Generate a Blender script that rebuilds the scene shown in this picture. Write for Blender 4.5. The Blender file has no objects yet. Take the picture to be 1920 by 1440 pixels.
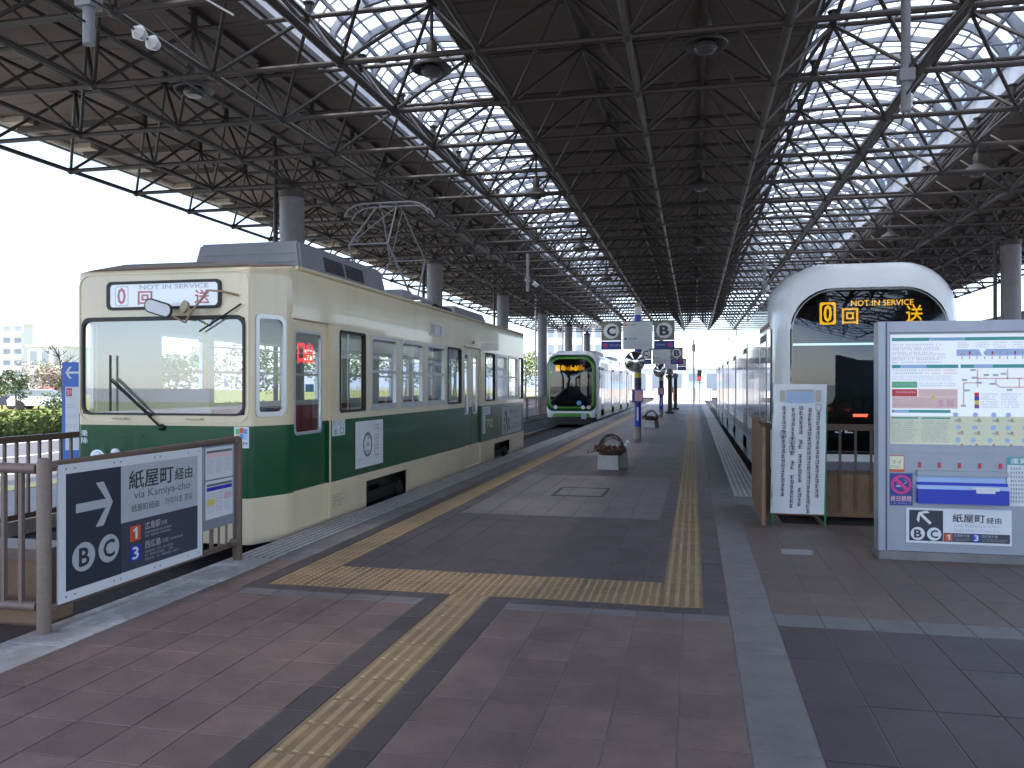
import bpy, bmesh, math, random
from mathutils import Vector, Matrix
R = math.radians
random.seed(7)
SC = bpy.context.scene
COL = SC.collection

# ------------------------------------------------------------------ camera, world, sun, exposure
YAW = math.atan(342 / 1537)
cam_d = bpy.data.cameras.new('camera')
cam_d.sensor_width = 36; cam_d.lens = 1537 / 1920 * 36; cam_d.shift_y = 0.001
cam_d.clip_start = 0.05; cam_d.clip_end = 3000
cam = bpy.data.objects.new('camera', cam_d); COL.objects.link(cam)
cam.location = (0, 0, 1.6); cam.rotation_euler = (R(90), 0, YAW)
SC.camera = cam

SUN_EL, SUN_AZ = 58, 215          # elevation, compass bearing the light comes from (0 = +Y, clockwise)
W = bpy.data.worlds.new('World'); SC.world = W; W.use_nodes = True
wn = W.node_tree.nodes; wl = W.node_tree.links
wn.clear()
sky = wn.new('ShaderNodeTexSky'); sky.sky_type = 'NISHITA'; sky.sun_disc = False
sky.sun_elevation = R(SUN_EL); sky.sun_rotation = R(SUN_AZ)
sky.air_density = 1.0; sky.dust_density = 0.4; sky.ozone_density = 2.0
hs = wn.new('ShaderNodeHueSaturation'); hs.inputs['Saturation'].default_value = 0.65
bg = wn.new('ShaderNodeBackground'); bg.inputs['Strength'].default_value = 0.15
wo = wn.new('ShaderNodeOutputWorld')
tn = wn.new('ShaderNodeMixRGB'); tn.blend_type = 'MULTIPLY'; tn.inputs['Fac'].default_value = 1; tn.inputs['Color2'].default_value = (0.91, 0.97, 1.08, 1)
wl.new(sky.outputs[0], hs.inputs['Color']); wl.new(hs.outputs[0], tn.inputs['Color1']); wl.new(tn.outputs[0], bg.inputs['Color']); wl.new(bg.outputs[0], wo.inputs['Surface'])
sd = bpy.data.lights.new('sun', 'SUN'); sd.energy = 3.6; sd.angle = R(4); sd.color = (1.0, 0.95, 0.88)
sun = bpy.data.objects.new('sun', sd); COL.objects.link(sun)
_d = Vector((math.sin(R(SUN_AZ)) * math.cos(R(SUN_EL)), math.cos(R(SUN_AZ)) * math.cos(R(SUN_EL)), math.sin(R(SUN_EL))))
sun.rotation_euler = (-_d).to_track_quat('-Z', 'Y').to_euler()
SC.view_settings.view_transform = 'Standard'; SC.view_settings.look = 'None'
SC.view_settings.exposure = 1.5; SC.view_settings.gamma = 1.0
SC.cycles.max_bounces = 10; SC.cycles.transparent_max_bounces = 24; SC.cycles.diffuse_bounces = 5
SC.cycles.caustics_reflective = False; SC.cycles.caustics_refractive = False
SC.cycles.use_denoising = True
SC.cycles.sample_clamp_indirect = 4

# ------------------------------------------------------------------ materials
def _pos(nt):
    return nt.nodes.new('ShaderNodeNewGeometry').outputs['Position']
def mat(name, col, rough=0.6, metal=0.0, spec=0.5, coat=0.0, var=0.0, vscale=3.0, bump=0.0, bscale=40.0,
        dirt=None, dscale=1.2, damount=0.5, island=0.0, emit=0.0, spots=0.0, streak=False):
    m = bpy.data.materials.new(name); m.use_nodes = True
    nt = m.node_tree; b = nt.nodes['Principled BSDF']
    c4 = (*col, 1)
    b.inputs['Base Color'].default_value = c4
    b.inputs['Roughness'].default_value = rough; b.inputs['Metallic'].default_value = metal
    b.inputs['Specular IOR Level'].default_value = spec
    b.inputs['Coat Weight'].default_value = coat; b.inputs['Coat Roughness'].default_value = 0.05
    out = None
    if var or dirt or island:
        rgb = nt.nodes.new('ShaderNodeRGB'); rgb.outputs[0].default_value = c4; out = rgb.outputs[0]
    if var:
        n = nt.nodes.new('ShaderNodeTexNoise'); n.inputs['Scale'].default_value = vscale; n.inputs['Detail'].default_value = 6
        n.inputs['Roughness'].default_value = 0.65
        nt.links.new(_pos(nt), n.inputs['Vector'])
        mr = nt.nodes.new('ShaderNodeMapRange'); mr.inputs[1].default_value = 0.25; mr.inputs[2].default_value = 0.75
        mr.inputs[3].default_value = 1 - var; mr.inputs[4].default_value = 1 + var
        nt.links.new(n.outputs['Fac'], mr.inputs[0])
        h = nt.nodes.new('ShaderNodeHueSaturation'); nt.links.new(mr.outputs[0], h.inputs['Value']); nt.links.new(out, h.inputs['Color'])
        out = h.outputs[0]
        r2 = nt.nodes.new('ShaderNodeMapRange'); r2.inputs[3].default_value = min(1, rough * 1.15); r2.inputs[4].default_value = rough * 0.85
        nt.links.new(n.outputs['Fac'], r2.inputs[0]); nt.links.new(r2.outputs[0], b.inputs['Roughness'])
    if island:
        g = nt.nodes.new('ShaderNodeNewGeometry'); oi = nt.nodes.new('ShaderNodeObjectInfo')
        ad = nt.nodes.new('ShaderNodeMath'); ad.operation = 'ADD'
        nt.links.new(g.outputs['Random Per Island'], ad.inputs[0]); nt.links.new(oi.outputs['Random'], ad.inputs[1])
        fr = nt.nodes.new('ShaderNodeMath'); fr.operation = 'FRACT'; nt.links.new(ad.outputs[0], fr.inputs[0])
        mr = nt.nodes.new('ShaderNodeMapRange'); mr.inputs[3].default_value = 1 - island; mr.inputs[4].default_value = 1 + island
        nt.links.new(fr.outputs[0], mr.inputs[0])
        h = nt.nodes.new('ShaderNodeHueSaturation'); nt.links.new(mr.outputs[0], h.inputs['Value']); nt.links.new(out, h.inputs['Color'])
        out = h.outputs[0]
    if dirt:
        n = nt.nodes.new('ShaderNodeTexNoise'); n.inputs['Scale'].default_value = dscale; n.inputs['Detail'].default_value = 8
        n.inputs['Roughness'].default_value = 0.7
        if streak:
            mp_ = nt.nodes.new('ShaderNodeMapping'); mp_.inputs['Scale'].default_value = (1.3, 1.3, 0.22); nt.links.new(_pos(nt), mp_.inputs['Vector']); nt.links.new(mp_.outputs[0], n.inputs['Vector'])
        else: nt.links.new(_pos(nt), n.inputs['Vector'])
        mr = nt.nodes.new('ShaderNodeMapRange'); mr.inputs[1].default_value = 0.5; mr.inputs[2].default_value = 0.72
        mr.inputs[4].default_value = damount
        nt.links.new(n.outputs['Fac'], mr.inputs[0])
        mx = nt.nodes.new('ShaderNodeMixRGB'); mx.inputs['Color2'].default_value = (*dirt, 1)
        nt.links.new(mr.outputs[0], mx.inputs['Fac']); nt.links.new(out, mx.inputs['Color1']); out = mx.outputs[0]
    if spots:
        vo = nt.nodes.new('ShaderNodeTexVoronoi'); vo.inputs['Scale'].default_value = 2.6; nt.links.new(_pos(nt), vo.inputs['Vector'])
        sx_ = nt.nodes.new('ShaderNodeSeparateColor'); nt.links.new(vo.outputs['Color'], sx_.inputs[0])
        th = nt.nodes.new('ShaderNodeMath'); th.operation = 'MULTIPLY'; th.inputs[1].default_value = 0.075; nt.links.new(sx_.outputs[0], th.inputs[0])
        n2 = nt.nodes.new('ShaderNodeTexNoise'); n2.inputs['Scale'].default_value = 30; nt.links.new(_pos(nt), n2.inputs['Vector'])
        jt = nt.nodes.new('ShaderNodeMath'); jt.operation = 'MULTIPLY_ADD'; jt.inputs[1].default_value = 0.06; nt.links.new(n2.outputs['Fac'], jt.inputs[0]); nt.links.new(vo.outputs['Distance'], jt.inputs[2])
        su = nt.nodes.new('ShaderNodeMath'); su.operation = 'SUBTRACT'; nt.links.new(th.outputs[0], su.inputs[0]); nt.links.new(jt.outputs[0], su.inputs[1])
        mr = nt.nodes.new('ShaderNodeMapRange'); mr.inputs[1].default_value = -0.012; mr.inputs[2].default_value = 0.012; mr.inputs[4].default_value = spots
        nt.links.new(su.outputs[0], mr.inputs[0])
        mx = nt.nodes.new('ShaderNodeMixRGB'); mx.inputs['Color2'].default_value = (0.035, 0.032, 0.035, 1)
        nt.links.new(mr.outputs[0], mx.inputs['Fac']); nt.links.new(out, mx.inputs['Color1']); out = mx.outputs[0]
    if out is not None:
        nt.links.new(out, b.inputs['Base Color'])
    if bump:
        n = nt.nodes.new('ShaderNodeTexNoise'); n.inputs['Scale'].default_value = bscale; n.inputs['Detail'].default_value = 5 if bscale > 10 else 0
        nt.links.new(_pos(nt), n.inputs['Vector'])
        bp = nt.nodes.new('ShaderNodeBump'); bp.inputs['Strength'].default_value = bump; bp.inputs['Distance'].default_value = 0.01
        nt.links.new(n.outputs['Fac'], bp.inputs['Height']); nt.links.new(bp.outputs[0], b.inputs['Normal'])
    if emit:
        b.inputs['Emission Color'].default_value = c4; b.inputs['Emission Strength'].default_value = emit
    return m
def glass(name, tint=(0.8, 0.85, 0.85), ior=1.45, boost=1.0, rough=0.0):
    m = bpy.data.materials.new(name); m.use_nodes = True; nt = m.node_tree
    nt.nodes.remove(nt.nodes['Principled BSDF'])
    tr = nt.nodes.new('ShaderNodeBsdfTransparent'); tr.inputs[0].default_value = (*tint, 1)
    gl = nt.nodes.new('ShaderNodeBsdfGlossy'); gl.inputs['Roughness'].default_value = rough
    gl.inputs[0].default_value = (0.95, 0.97, 1, 1)
    lw = nt.nodes.new('ShaderNodeLayerWeight'); lw.inputs[0].default_value = 0.5; f0 = ((ior - 1) / (ior + 1)) ** 2
    pw = nt.nodes.new('ShaderNodeMath'); pw.operation = 'POWER'; pw.inputs[1].default_value = 5; nt.links.new(lw.outputs['Facing'], pw.inputs[0])
    fr = nt.nodes.new('ShaderNodeMath'); fr.operation = 'MULTIPLY_ADD'; fr.inputs[1].default_value = 1 - f0; fr.inputs[2].default_value = f0; nt.links.new(pw.outputs[0], fr.inputs[0])
    mu = nt.nodes.new('ShaderNodeMath'); mu.operation = 'MULTIPLY'; mu.inputs[1].default_value = boost; mu.use_clamp = True
    nt.links.new(fr.outputs[0], mu.inputs[0])
    mx = nt.nodes.new('ShaderNodeMixShader')
    nt.links.new(mu.outputs[0], mx.inputs[0]); nt.links.new(tr.outputs[0], mx.inputs[1]); nt.links.new(gl.outputs[0], mx.inputs[2])
    nt.links.new(mx.outputs[0], nt.nodes['Material Output'].inputs[0])
    return m
def translucent(name, col, mixd=0.3, clear=0.0):
    m = bpy.data.materials.new(name); m.use_nodes = True; nt = m.node_tree
    nt.nodes.remove(nt.nodes['Principled BSDF'])
    t = nt.nodes.new('ShaderNodeBsdfTranslucent'); t.inputs[0].default_value = (*col, 1)
    d = nt.nodes.new('ShaderNodeBsdfDiffuse'); d.inputs[0].default_value = (*col, 1)
    n = nt.nodes.new('ShaderNodeTexNoise'); n.inputs['Scale'].default_value = 1.1; n.inputs['Detail'].default_value = 7; nt.links.new(_pos(nt), n.inputs['Vector'])
    oi = nt.nodes.new('ShaderNodeObjectInfo'); av = nt.nodes.new('ShaderNodeMath'); av.operation = 'MULTIPLY_ADD'; av.inputs[1].default_value = 0.35
    nt.links.new(oi.outputs['Random'], av.inputs[0]); nt.links.new(n.outputs['Fac'], av.inputs[2])
    mr = nt.nodes.new('ShaderNodeMapRange'); mr.inputs[1].default_value = 0.35; mr.inputs[2].default_value = 1.0; nt.links.new(av.outputs[0], mr.inputs[0])
    cm = nt.nodes.new('ShaderNodeMixRGB'); cm.inputs['Color1'].default_value = (*col, 1); cm.inputs['Color2'].default_value = (col[0] * .42, col[1] * .48, col[2] * .56, 1)
    nt.links.new(mr.outputs[0], cm.inputs['Fac']); nt.links.new(cm.outputs[0], t.inputs[0])
    mx = nt.nodes.new('ShaderNodeMixShader'); mx.inputs[0].default_value = mixd
    nt.links.new(t.outputs[0], mx.inputs[1]); nt.links.new(d.outputs[0], mx.inputs[2]); o = mx.outputs[0]
    if clear:
        c = nt.nodes.new('ShaderNodeBsdfTransparent'); m2 = nt.nodes.new('ShaderNodeMixShader'); m2.inputs[0].default_value = clear
        nt.links.new(o, m2.inputs[1]); nt.links.new(c.outputs[0], m2.inputs[2]); o = m2.outputs[0]
    nt.links.new(o, nt.nodes['Material Output'].inputs[0])
    return m
M = {}
M['strut'] = mat('strut', (0.050, 0.041, 0.038), 0.45, 0.0, spec=0.45, var=0.15, vscale=2)
M['chord_grey'] = mat('chord_grey', (0.20, 0.20, 0.205), 0.35, 0.0, var=0.1)
M['node'] = mat('node', (0.05, 0.043, 0.04), 0.5)
M['ceil'] = mat('ceil', (0.150, 0.112, 0.098), 0.8, var=0.12, vscale=0.8, island=0.10)
M['deck'] = mat('deck', (0.28, 0.29, 0.31), 0.6)
M['purlin'] = mat('purlin', (0.09, 0.075, 0.07), 0.55)
M['fascia'] = mat('fascia', (0.78, 0.82, 0.87), 0.5, var=0.06, island=0.05)
M['rib'] = mat('rib', (0.20, 0.22, 0.255), 0.45)
M['skylight'] = translucent('skylight', (0.97, 0.98, 1.0), 0.02, 0.18)
M['column'] = mat('column', (0.17, 0.165, 0.185), 0.42, var=0.18, vscale=6, bump=0.15, bscale=60)
M['pipe_grey'] = mat('pipe_grey', (0.26, 0.275, 0.32), 0.4, var=0.08)
M['pipe_white'] = mat('pipe_white', (0.65, 0.65, 0.66), 0.45)
M['pantgrey'] = mat('pantgrey', (0.22, 0.22, 0.25), 0.4)
M['porcelain'] = mat('porcelain', (0.78, 0.80, 0.84), 0.18)
M['wire'] = mat('wire', (0.03, 0.028, 0.028), 0.5)
M['lamp'] = mat('lamp', (0.065, 0.06, 0.058), 0.45, var=0.1)
M['lampglass'] = mat('lampglass', (0.10, 0.10, 0.10), 0.15)
M['beigelt'] = mat('beigelt', (0.62, 0.55, 0.40), 0.5)
M['beige'] = mat('beige', (0.50, 0.44, 0.37), 0.6, var=0.1)
# ground
M['grout'] = mat('grout', (0.20, 0.18, 0.182), 0.9, var=0.25, vscale=9)
M['groutdark'] = mat('groutdark', (0.045, 0.042, 0.05), 0.9)
M['red'] = mat('red', (0.162, 0.108, 0.100), 0.52, var=0.22, vscale=3.5, bump=0.25, bscale=120, island=0.12, dirt=(0.055, 0.042, 0.044), dscale=1.6, damount=0.6, spots=0.7)
M['brown'] = mat('brown', (0.138, 0.104, 0.090), 0.52, var=0.22, vscale=3.0, bump=0.25, bscale=120, island=0.12, dirt=(0.050, 0.042, 0.042), dscale=1.5, damount=0.65, spots=0.7)
M['purple'] = mat('purple', (0.062, 0.046, 0.052), 0.48, var=0.18, vscale=3.0, bump=0.25, bscale=120, island=0.12, dirt=(0.075, 0.062, 0.066), dscale=1.6, damount=0.45)
M['grey'] = mat('grey', (0.160, 0.144, 0.150), 0.6, var=0.15, vscale=3.0, bump=0.2, bscale=120, island=0.08, dirt=(0.06, 0.055, 0.058), dscale=1.5, damount=0.5)
M['concrete'] = mat('concrete', (0.175, 0.166, 0.170), 0.65, var=0.18, vscale=4.0, bump=0.3, bscale=90, island=0.06, dirt=(0.07, 0.066, 0.068), dscale=3.0, damount=0.5, spots=0.7)
M['edge'] = mat('edge', (0.28, 0.27, 0.275), 0.5, var=0.18, vscale=5.0, bump=0.3, bscale=90, island=0.08, dirt=(0.12, 0.115, 0.115), dscale=2.0, damount=0.6)
M['edgeworn'] = mat('edgeworn', (0.36, 0.345, 0.345), 0.6, var=0.2, vscale=7.0, bump=0.3, bscale=90, dirt=(0.80, 0.82, 0.85), dscale=2.4, damount=0.85)
M['yellow'] = mat('yellow', (0.235, 0.160, 0.082), 0.6, var=0.15, vscale=5.0, bump=0.15, bscale=100, island=0.08, dirt=(0.095, 0.07, 0.045), dscale=1.9, damount=0.7, spots=0.7)
M['yellowtop'] = mat('yellowtop', (0.32, 0.23, 0.13), 0.6, var=0.15, vscale=5.0)  # lighter raised tops: relief shading put into the colour, plus worn clean tops
M['edgebase'] = mat('edgebase', (0.16, 0.15, 0.15), 0.5, var=0.18, vscale=5.0, island=0.08, dirt=(0.10, 0.09, 0.09), dscale=2.0, damount=0.6)
M['edgerib'] = mat('edgerib', (0.40, 0.39, 0.39), 0.45, var=0.15, vscale=5.0, dirt=(0.18, 0.17, 0.17), dscale=1.2, damount=0.8)
M['ballast'] = mat('ballast', (0.032, 0.028, 0.027), 0.95, var=0.35, vscale=9, bump=1.0, bscale=25)
M['rail'] = mat('rail', (0.22, 0.17, 0.14), 0.4, 0.6)
M['asphalt'] = mat('asphalt', (0.12, 0.12, 0.135), 0.85, var=0.15, vscale=1.2, bump=0.3, bscale=60)
M['paint'] = mat('paint', (0.78, 0.78, 0.78), 0.6, var=0.08)
M['walk'] = mat('walk', (0.42, 0.40, 0.39), 0.8, var=0.12, vscale=2)
M['lawn'] = mat('lawn', (0.22, 0.22, 0.06), 0.95, var=0.2, vscale=0.8)
M['groundfar'] = mat('groundfar', (0.30, 0.29, 0.28), 0.9, var=0.15, vscale=0.3)
# things
M['cream'] = mat('cream', (0.72, 0.615, 0.425), 0.32, bump=0.2, bscale=1.3, coat=0.45, var=0.06, vscale=1.2, dirt=(0.36, 0.28, 0.17), dscale=2.2, damount=0.22, streak=True)
M['green'] = mat('green', (0.003, 0.074, 0.027), 0.3, bump=0.2, bscale=1.3, spec=0.35, coat=0.25, var=0.10, vscale=1.2, dirt=(0.02, 0.06, 0.035), dscale=2.2, damount=0.25, streak=True)
M['rooftram'] = mat('rooftram', (0.26, 0.24, 0.21), 0.6, var=0.2)
M['rust'] = mat('rust', (0.20, 0.115, 0.07), 0.7, var=0.3, vscale=8)
M['acgrey'] = mat('acgrey', (0.21, 0.215, 0.245), 0.5, var=0.1)
M['black'] = mat('black', (0.012, 0.012, 0.013), 0.5)
M['rubber'] = mat('rubber', (0.02, 0.018, 0.02), 0.55)
M['bogie'] = mat('bogie', (0.012, 0.011, 0.011), 0.7, var=0.3, vscale=8)
M['alu'] = mat('alu', (0.55, 0.56, 0.58), 0.35, 0.5)
M['white'] = mat('white', (0.84, 0.86, 0.89), 0.3, coat=0.5, var=0.03)
M['offwhite'] = mat('offwhite', (0.70, 0.71, 0.74), 0.5, var=0.04)
M['paper'] = mat('paper', (0.66, 0.68, 0.72), 0.55, var=0.03)
M['paperyellow'] = mat('paperyellow', (0.72, 0.72, 0.52), 0.55)
M['navy'] = mat('navy', (0.022, 0.027, 0.048), 0.42)
M['slate'] = mat('slate', (0.045, 0.050, 0.080), 0.42)
M['signgrey'] = mat('signgrey', (0.42, 0.45, 0.49), 0.45)
M['ink'] = mat('ink', (0.035, 0.035, 0.04), 0.5)
M['inkgrey'] = mat('inkgrey', (0.13, 0.14, 0.16), 0.5)
M['inklight'] = mat('inklight', (0.42, 0.43, 0.50), 0.5)
M['orange'] = mat('orange', (0.62, 0.085, 0.025), 0.45)
M['blue'] = mat('blue', (0.018, 0.040, 0.42), 0.4, var=0.05)
M['skyblue'] = mat('skyblue', (0.10, 0.32, 0.62), 0.45)
M['signblue'] = mat('signblue', (0.045, 0.15, 0.52), 0.45)
M['palblue'] = mat('palblue', (0.38, 0.52, 0.78), 0.5)
M['teal'] = mat('teal', (0.06, 0.34, 0.33), 0.5)
M['tealdull'] = mat('tealdull', (0.13, 0.24, 0.24), 0.12, coat=0.8)
M['leafg'] = mat('leafg', (0.12, 0.48, 0.19), 0.5)
M['redp'] = mat('redp', (0.60, 0.035, 0.06), 0.45)
M['pink'] = mat('pink', (0.72, 0.42, 0.48), 0.5)
M['salmon'] = mat('salmon', (0.78, 0.55, 0.52), 0.5)
M['magenta'] = mat('magenta', (0.60, 0.04, 0.22), 0.45)
M['purp'] = mat('purp', (0.26, 0.06, 0.33), 0.5)
M['ylw'] = mat('ylw', (0.75, 0.62, 0.08), 0.5)
M['deepblue'] = mat('deepblue', (0.035, 0.05, 0.26), 0.45)
M['steel'] = mat('steel', (0.30, 0.325, 0.385), 0.38, 0.35, var=0.06, vscale=5)
M['fence'] = mat('fence', (0.125, 0.078, 0.058), 0.45, var=0.15, vscale=8)
M['fencelight'] = mat('fencelight', (0.185, 0.130, 0.108), 0.5, var=0.15, vscale=30)
M['pale'] = mat('pale', (0.60, 0.50, 0.42), 0.8, var=0.1)  # board brown lightened, washed-out distance painted into the colour
M['timber'] = mat('timber', (0.23, 0.135, 0.08), 0.75, var=0.2, vscale=6)
M['stone'] = mat('stone', (0.36, 0.38, 0.40), 0.8, var=0.1, vscale=8, bump=0.3, bscale=60)
M['twig'] = mat('twig', (0.055, 0.032, 0.025), 0.8, var=0.3, vscale=20)
M['dry'] = mat('dry', (0.10, 0.04, 0.03), 0.85, var=0.4, vscale=25)
M['stonebrown'] = mat('stonebrown', (0.22, 0.20, 0.18), 0.8, var=0.15, vscale=8)
M['lime'] = mat('lime', (0.075, 0.28, 0.02), 0.3, coat=0.5)
M['darkgreen'] = mat('darkgreen', (0.012, 0.07, 0.02), 0.2, coat=0.5)
M['seat'] = mat('seat', (0.25, 0.035, 0.03), 0.8)
M['inner'] = mat('inner', (0.50, 0.50, 0.48), 0.6)
M['floorin'] = mat('floorin', (0.10, 0.07, 0.06), 0.7)
M['brass'] = mat('brass', (0.35, 0.26, 0.16), 0.4, 0.6)
M['yellowpole'] = mat('yellowpole', (0.62, 0.42, 0.05), 0.4)
M['clear'] = glass('clear', (0.95, 0.96, 0.97), 1.4, 0.9)
M['win'] = glass('win', (0.93, 0.95, 0.95), 1.5, 1.0)
M['wind'] = glass('wind', (0.82, 0.86, 0.86), 1.5, 1.1)
M['shield'] = glass('shield', (0.93, 0.95, 0.96), 1.5, 2.4)
M['shieldark'] = glass('shieldark', (0.24, 0.31, 0.33), 1.55, 1.4)
M['tint'] = mat('tint', (0.015, 0.02, 0.022), 0.03, spec=0.8, coat=1.0)
M['sideglass'] = mat('sideglass', (0.30, 0.33, 0.35), 0.07, 0.8)
M['silver'] = mat('silver', (0.62, 0.64, 0.68), 0.12, 0.75)
M['sidewhite'] = mat('sidewhite', (0.62, 0.64, 0.68), 0.10, coat=0.8)
M['mirror'] = mat('mirror', (0.86, 0.88, 0.88), 0.02, 1.0)
M['amber'] = mat('amber', (1.0, 0.42, 0.01), 0.5, emit=1.3)
M['amberdim'] = mat('amberdim', (0.9, 0.25, 0.01), 0.5, emit=0.7)
M['ledback'] = mat('ledback', (0.022, 0.018, 0.006), 0.4)
M['ledred'] = mat('ledred', (1.0, 0.03, 0.03), 0.5, emit=0.9)
M['redbar'] = mat('redbar', (1.0, 0.10, 0.05), 0.5, emit=3.0)
M['poster'] = mat('poster', (0.68, 0.72, 0.78), 0.5, emit=0.16)
M['tube'] = mat('tube', (0.85, 1.0, 1.0), 0.5, emit=1.0)
M['cloth'] = mat('cloth', (0.76, 0.78, 0.83), 0.7, var=0.03)
M['metgreen'] = mat('metgreen', (0.02, 0.20, 0.07), 0.4)
M['bark'] = mat('bark', (0.10, 0.075, 0.06), 0.9, var=0.3, vscale=12)
M['leaf'] = mat('leaf', (0.085, 0.125, 0.05), 0.7, island=0.5, spec=0.2)
M['leaf2'] = mat('leaf2', (0.16, 0.20, 0.06), 0.7, island=0.45, spec=0.2)
M['blossom'] = mat('blossom', (0.36, 0.29, 0.24), 0.8, island=0.4, spec=0.2)
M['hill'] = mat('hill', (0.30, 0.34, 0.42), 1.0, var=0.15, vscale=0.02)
M['wallw'] = mat('wallw', (0.80, 0.79, 0.78), 0.8, var=0.05)
M['wallb'] = mat('wallb', (0.46, 0.40, 0.36), 0.8, var=0.05)
M['pane'] = mat('pane', (0.22, 0.26, 0.30), 0.08)
M['roofgrey'] = mat('roofgrey', (0.24, 0.25, 0.28), 0.6)
M['roofpink'] = mat('roofpink', (0.48, 0.33, 0.27), 0.7)
M['awning'] = mat('awning', (0.60, 0.10, 0.12), 0.7)

# ------------------------------------------------------------------ builders
def V3(p): return Vector(p)
class PL:                                     # a drawing plane: point, right, up; faces right x up
    def __init__(s, P, U, V):
        s.P, s.U, s.V = V3(P), V3(U).normalized(), V3(V).normalized(); s.N = s.U.cross(s.V)
    def __call__(s, a, b, d=0.0): return s.P + s.U * a + s.V * b + s.N * d
def rr(a0, b0, a1, b1, r, n=5):               # rounded rectangle, counter-clockwise; r: one or four (bl, br, tr, tl)
    if not isinstance(r, (tuple, list)): r = (r,) * 4
    out = []
    for (cx, cy, q, rad) in ((a0, b0, 2, r[0]), (a1, b0, 3, r[1]), (a1, b1, 0, r[2]), (a0, b1, 1, r[3])):
        sx = 1 if q in (1, 2) else -1; sy = 1 if q in (2, 3) else -1
        for k in range(n + 1):
            t = math.pi / 2 * (q + k / n)
            out.append((cx + sx * rad + rad * math.cos(t), cy + sy * rad + rad * math.sin(t)))
    return out
def circ(a, b, r, n=24, r2=None): return [(a + r * math.cos(2 * math.pi * k / n), b + (r2 or r) * math.sin(2 * math.pi * k / n)) for k in range(n)]
def wloc(o):
    p = Vector((0, 0, 0))
    while o is not None: p += o.location; o = o.parent
    return p
class MB:
    def __init__(s): s.v, s.f, s.m = [], [], []
    def poly(s, pts, mi=0):
        i = len(s.v); s.v += [V3(p) for p in pts]; s.f.append(tuple(range(i, i + len(pts)))); s.m.append(mi); return s
    def add(s, vs, fs, mi=0):
        i = len(s.v); s.v += [V3(p) for p in vs]
        for f in fs: s.f.append(tuple(i + k for k in f)); s.m.append(mi)
        return s
    def box(s, x0, y0, z0, x1, y1, z1, mi=0):
        vs = [(x, y, z) for z in (z0, z1) for y in (y0, y1) for x in (x0, x1)]
        return s.add(vs, [(0, 2, 3, 1), (4, 5, 7, 6), (0, 1, 5, 4), (2, 6, 7, 3), (0, 4, 6, 2), (1, 3, 7, 5)], mi)
    def prism(s, pl, out, d0, d1, mi=0, back=True):
        n = len(out); vs = [pl(a, b, d1) for a, b in out] + [pl(a, b, d0) for a, b in out]
        fs = [tuple(range(n))] + ([tuple(range(2 * n - 1, n - 1, -1))] if back else [])
        fs += [(k, n + k, n + (k + 1) % n, (k + 1) % n) for k in range(n)]
        return s.add(vs, fs, mi)
    def pbox(s, pl, a0, b0, a1, b1, d0, d1, mi=0): return s.prism(pl, [(a0, b0), (a1, b0), (a1, b1), (a0, b1)], d0, d1, mi)
    def ring(s, pl, o, i, d0, d1, mi=0):
        n = len(o)
        vs = [pl(*p, d1) for p in o] + [pl(*p, d1) for p in i] + [pl(*p, d0) for p in o] + [pl(*p, d0) for p in i]
        fs = []
        for k in range(n):
            j = (k + 1) % n
            fs += [(k, j, n + j, n + k), (k, 2 * n + k, 2 * n + j, j), (n + k, n + j, 3 * n + j, 3 * n + k), (2 * n + k, 3 * n + k, 3 * n + j, 2 * n + j)]
        return s.add(vs, fs, mi)
    def tube(s, p, q, r, n=8, mi=0, r2=None):
        p, q = V3(p), V3(q); d = (q - p)
        if d.length < 1e-6: return s
        d.normalize(); u = d.orthogonal().normalized(); w = d.cross(u); r2 = r if r2 is None else r2
        vs = [p + (u * math.cos(2 * math.pi * k / n) + w * math.sin(2 * math.pi * k / n)) * r for k in range(n)]
        vs += [q + (u * math.cos(2 * math.pi * k / n) + w * math.sin(2 * math.pi * k / n)) * r2 for k in range(n)]
        fs = [(k, (k + 1) % n, n + (k + 1) % n, n + k) for k in range(n)] + [tuple(range(n - 1, -1, -1)), tuple(range(n, 2 * n))]
        return s.add(vs, fs, mi)
    def path(s, pts, r, n=6, mi=0, rs=None):
        pts = [V3(p) for p in pts]; i0 = len(s.v); N = len(pts); up = None
        for k, p in enumerate(pts):
            d = (pts[min(k + 1, N - 1)] - pts[max(k - 1, 0)]).normalized()
            if up is None: up = d.orthogonal().normalized()
            u = (up - d * up.dot(d)).normalized(); up = u; w = d.cross(u); rad = rs[k] if rs else r
            s.v += [p + (u * math.cos(2 * math.pi * t / n) + w * math.sin(2 * math.pi * t / n)) * rad for t in range(n)]
        for k in range(N - 1):
            for t in range(n):
                a = i0 + k * n; s.f.append((a + t, a + (t + 1) % n, a + n + (t + 1) % n, a + n + t)); s.m.append(mi)
        s.f.append(tuple(i0 + t for t in range(n - 1, -1, -1))); s.m.append(mi)
        s.f.append(tuple(i0 + (N - 1) * n + t for t in range(n))); s.m.append(mi)
        return s
    def lathe(s, c, prof, n=16, mi=0, axis='z'):
        c = V3(c); i0 = len(s.v)
        for r, h in prof:
            for k in range(n):
                t = 2 * math.pi * k / n; x, y = r * math.cos(t), r * math.sin(t)
                s.v.append(c + (Vector((x, y, h)) if axis == 'z' else Vector((x, -h, y)) if axis == '-y' else Vector((h, x, y))))
        for j in range(len(prof) - 1):
            for k in range(n):
                a = i0 + j * n; s.f.append((a + k, a + (k + 1) % n, a + n + (k + 1) % n, a + n + k)); s.m.append(mi)
        s.f.append(tuple(i0 + k for k in range(n - 1, -1, -1))); s.m.append(mi)
        s.f.append(tuple(i0 + (len(prof) - 1) * n + k for k in range(n))); s.m.append(mi)
        return s
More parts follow.
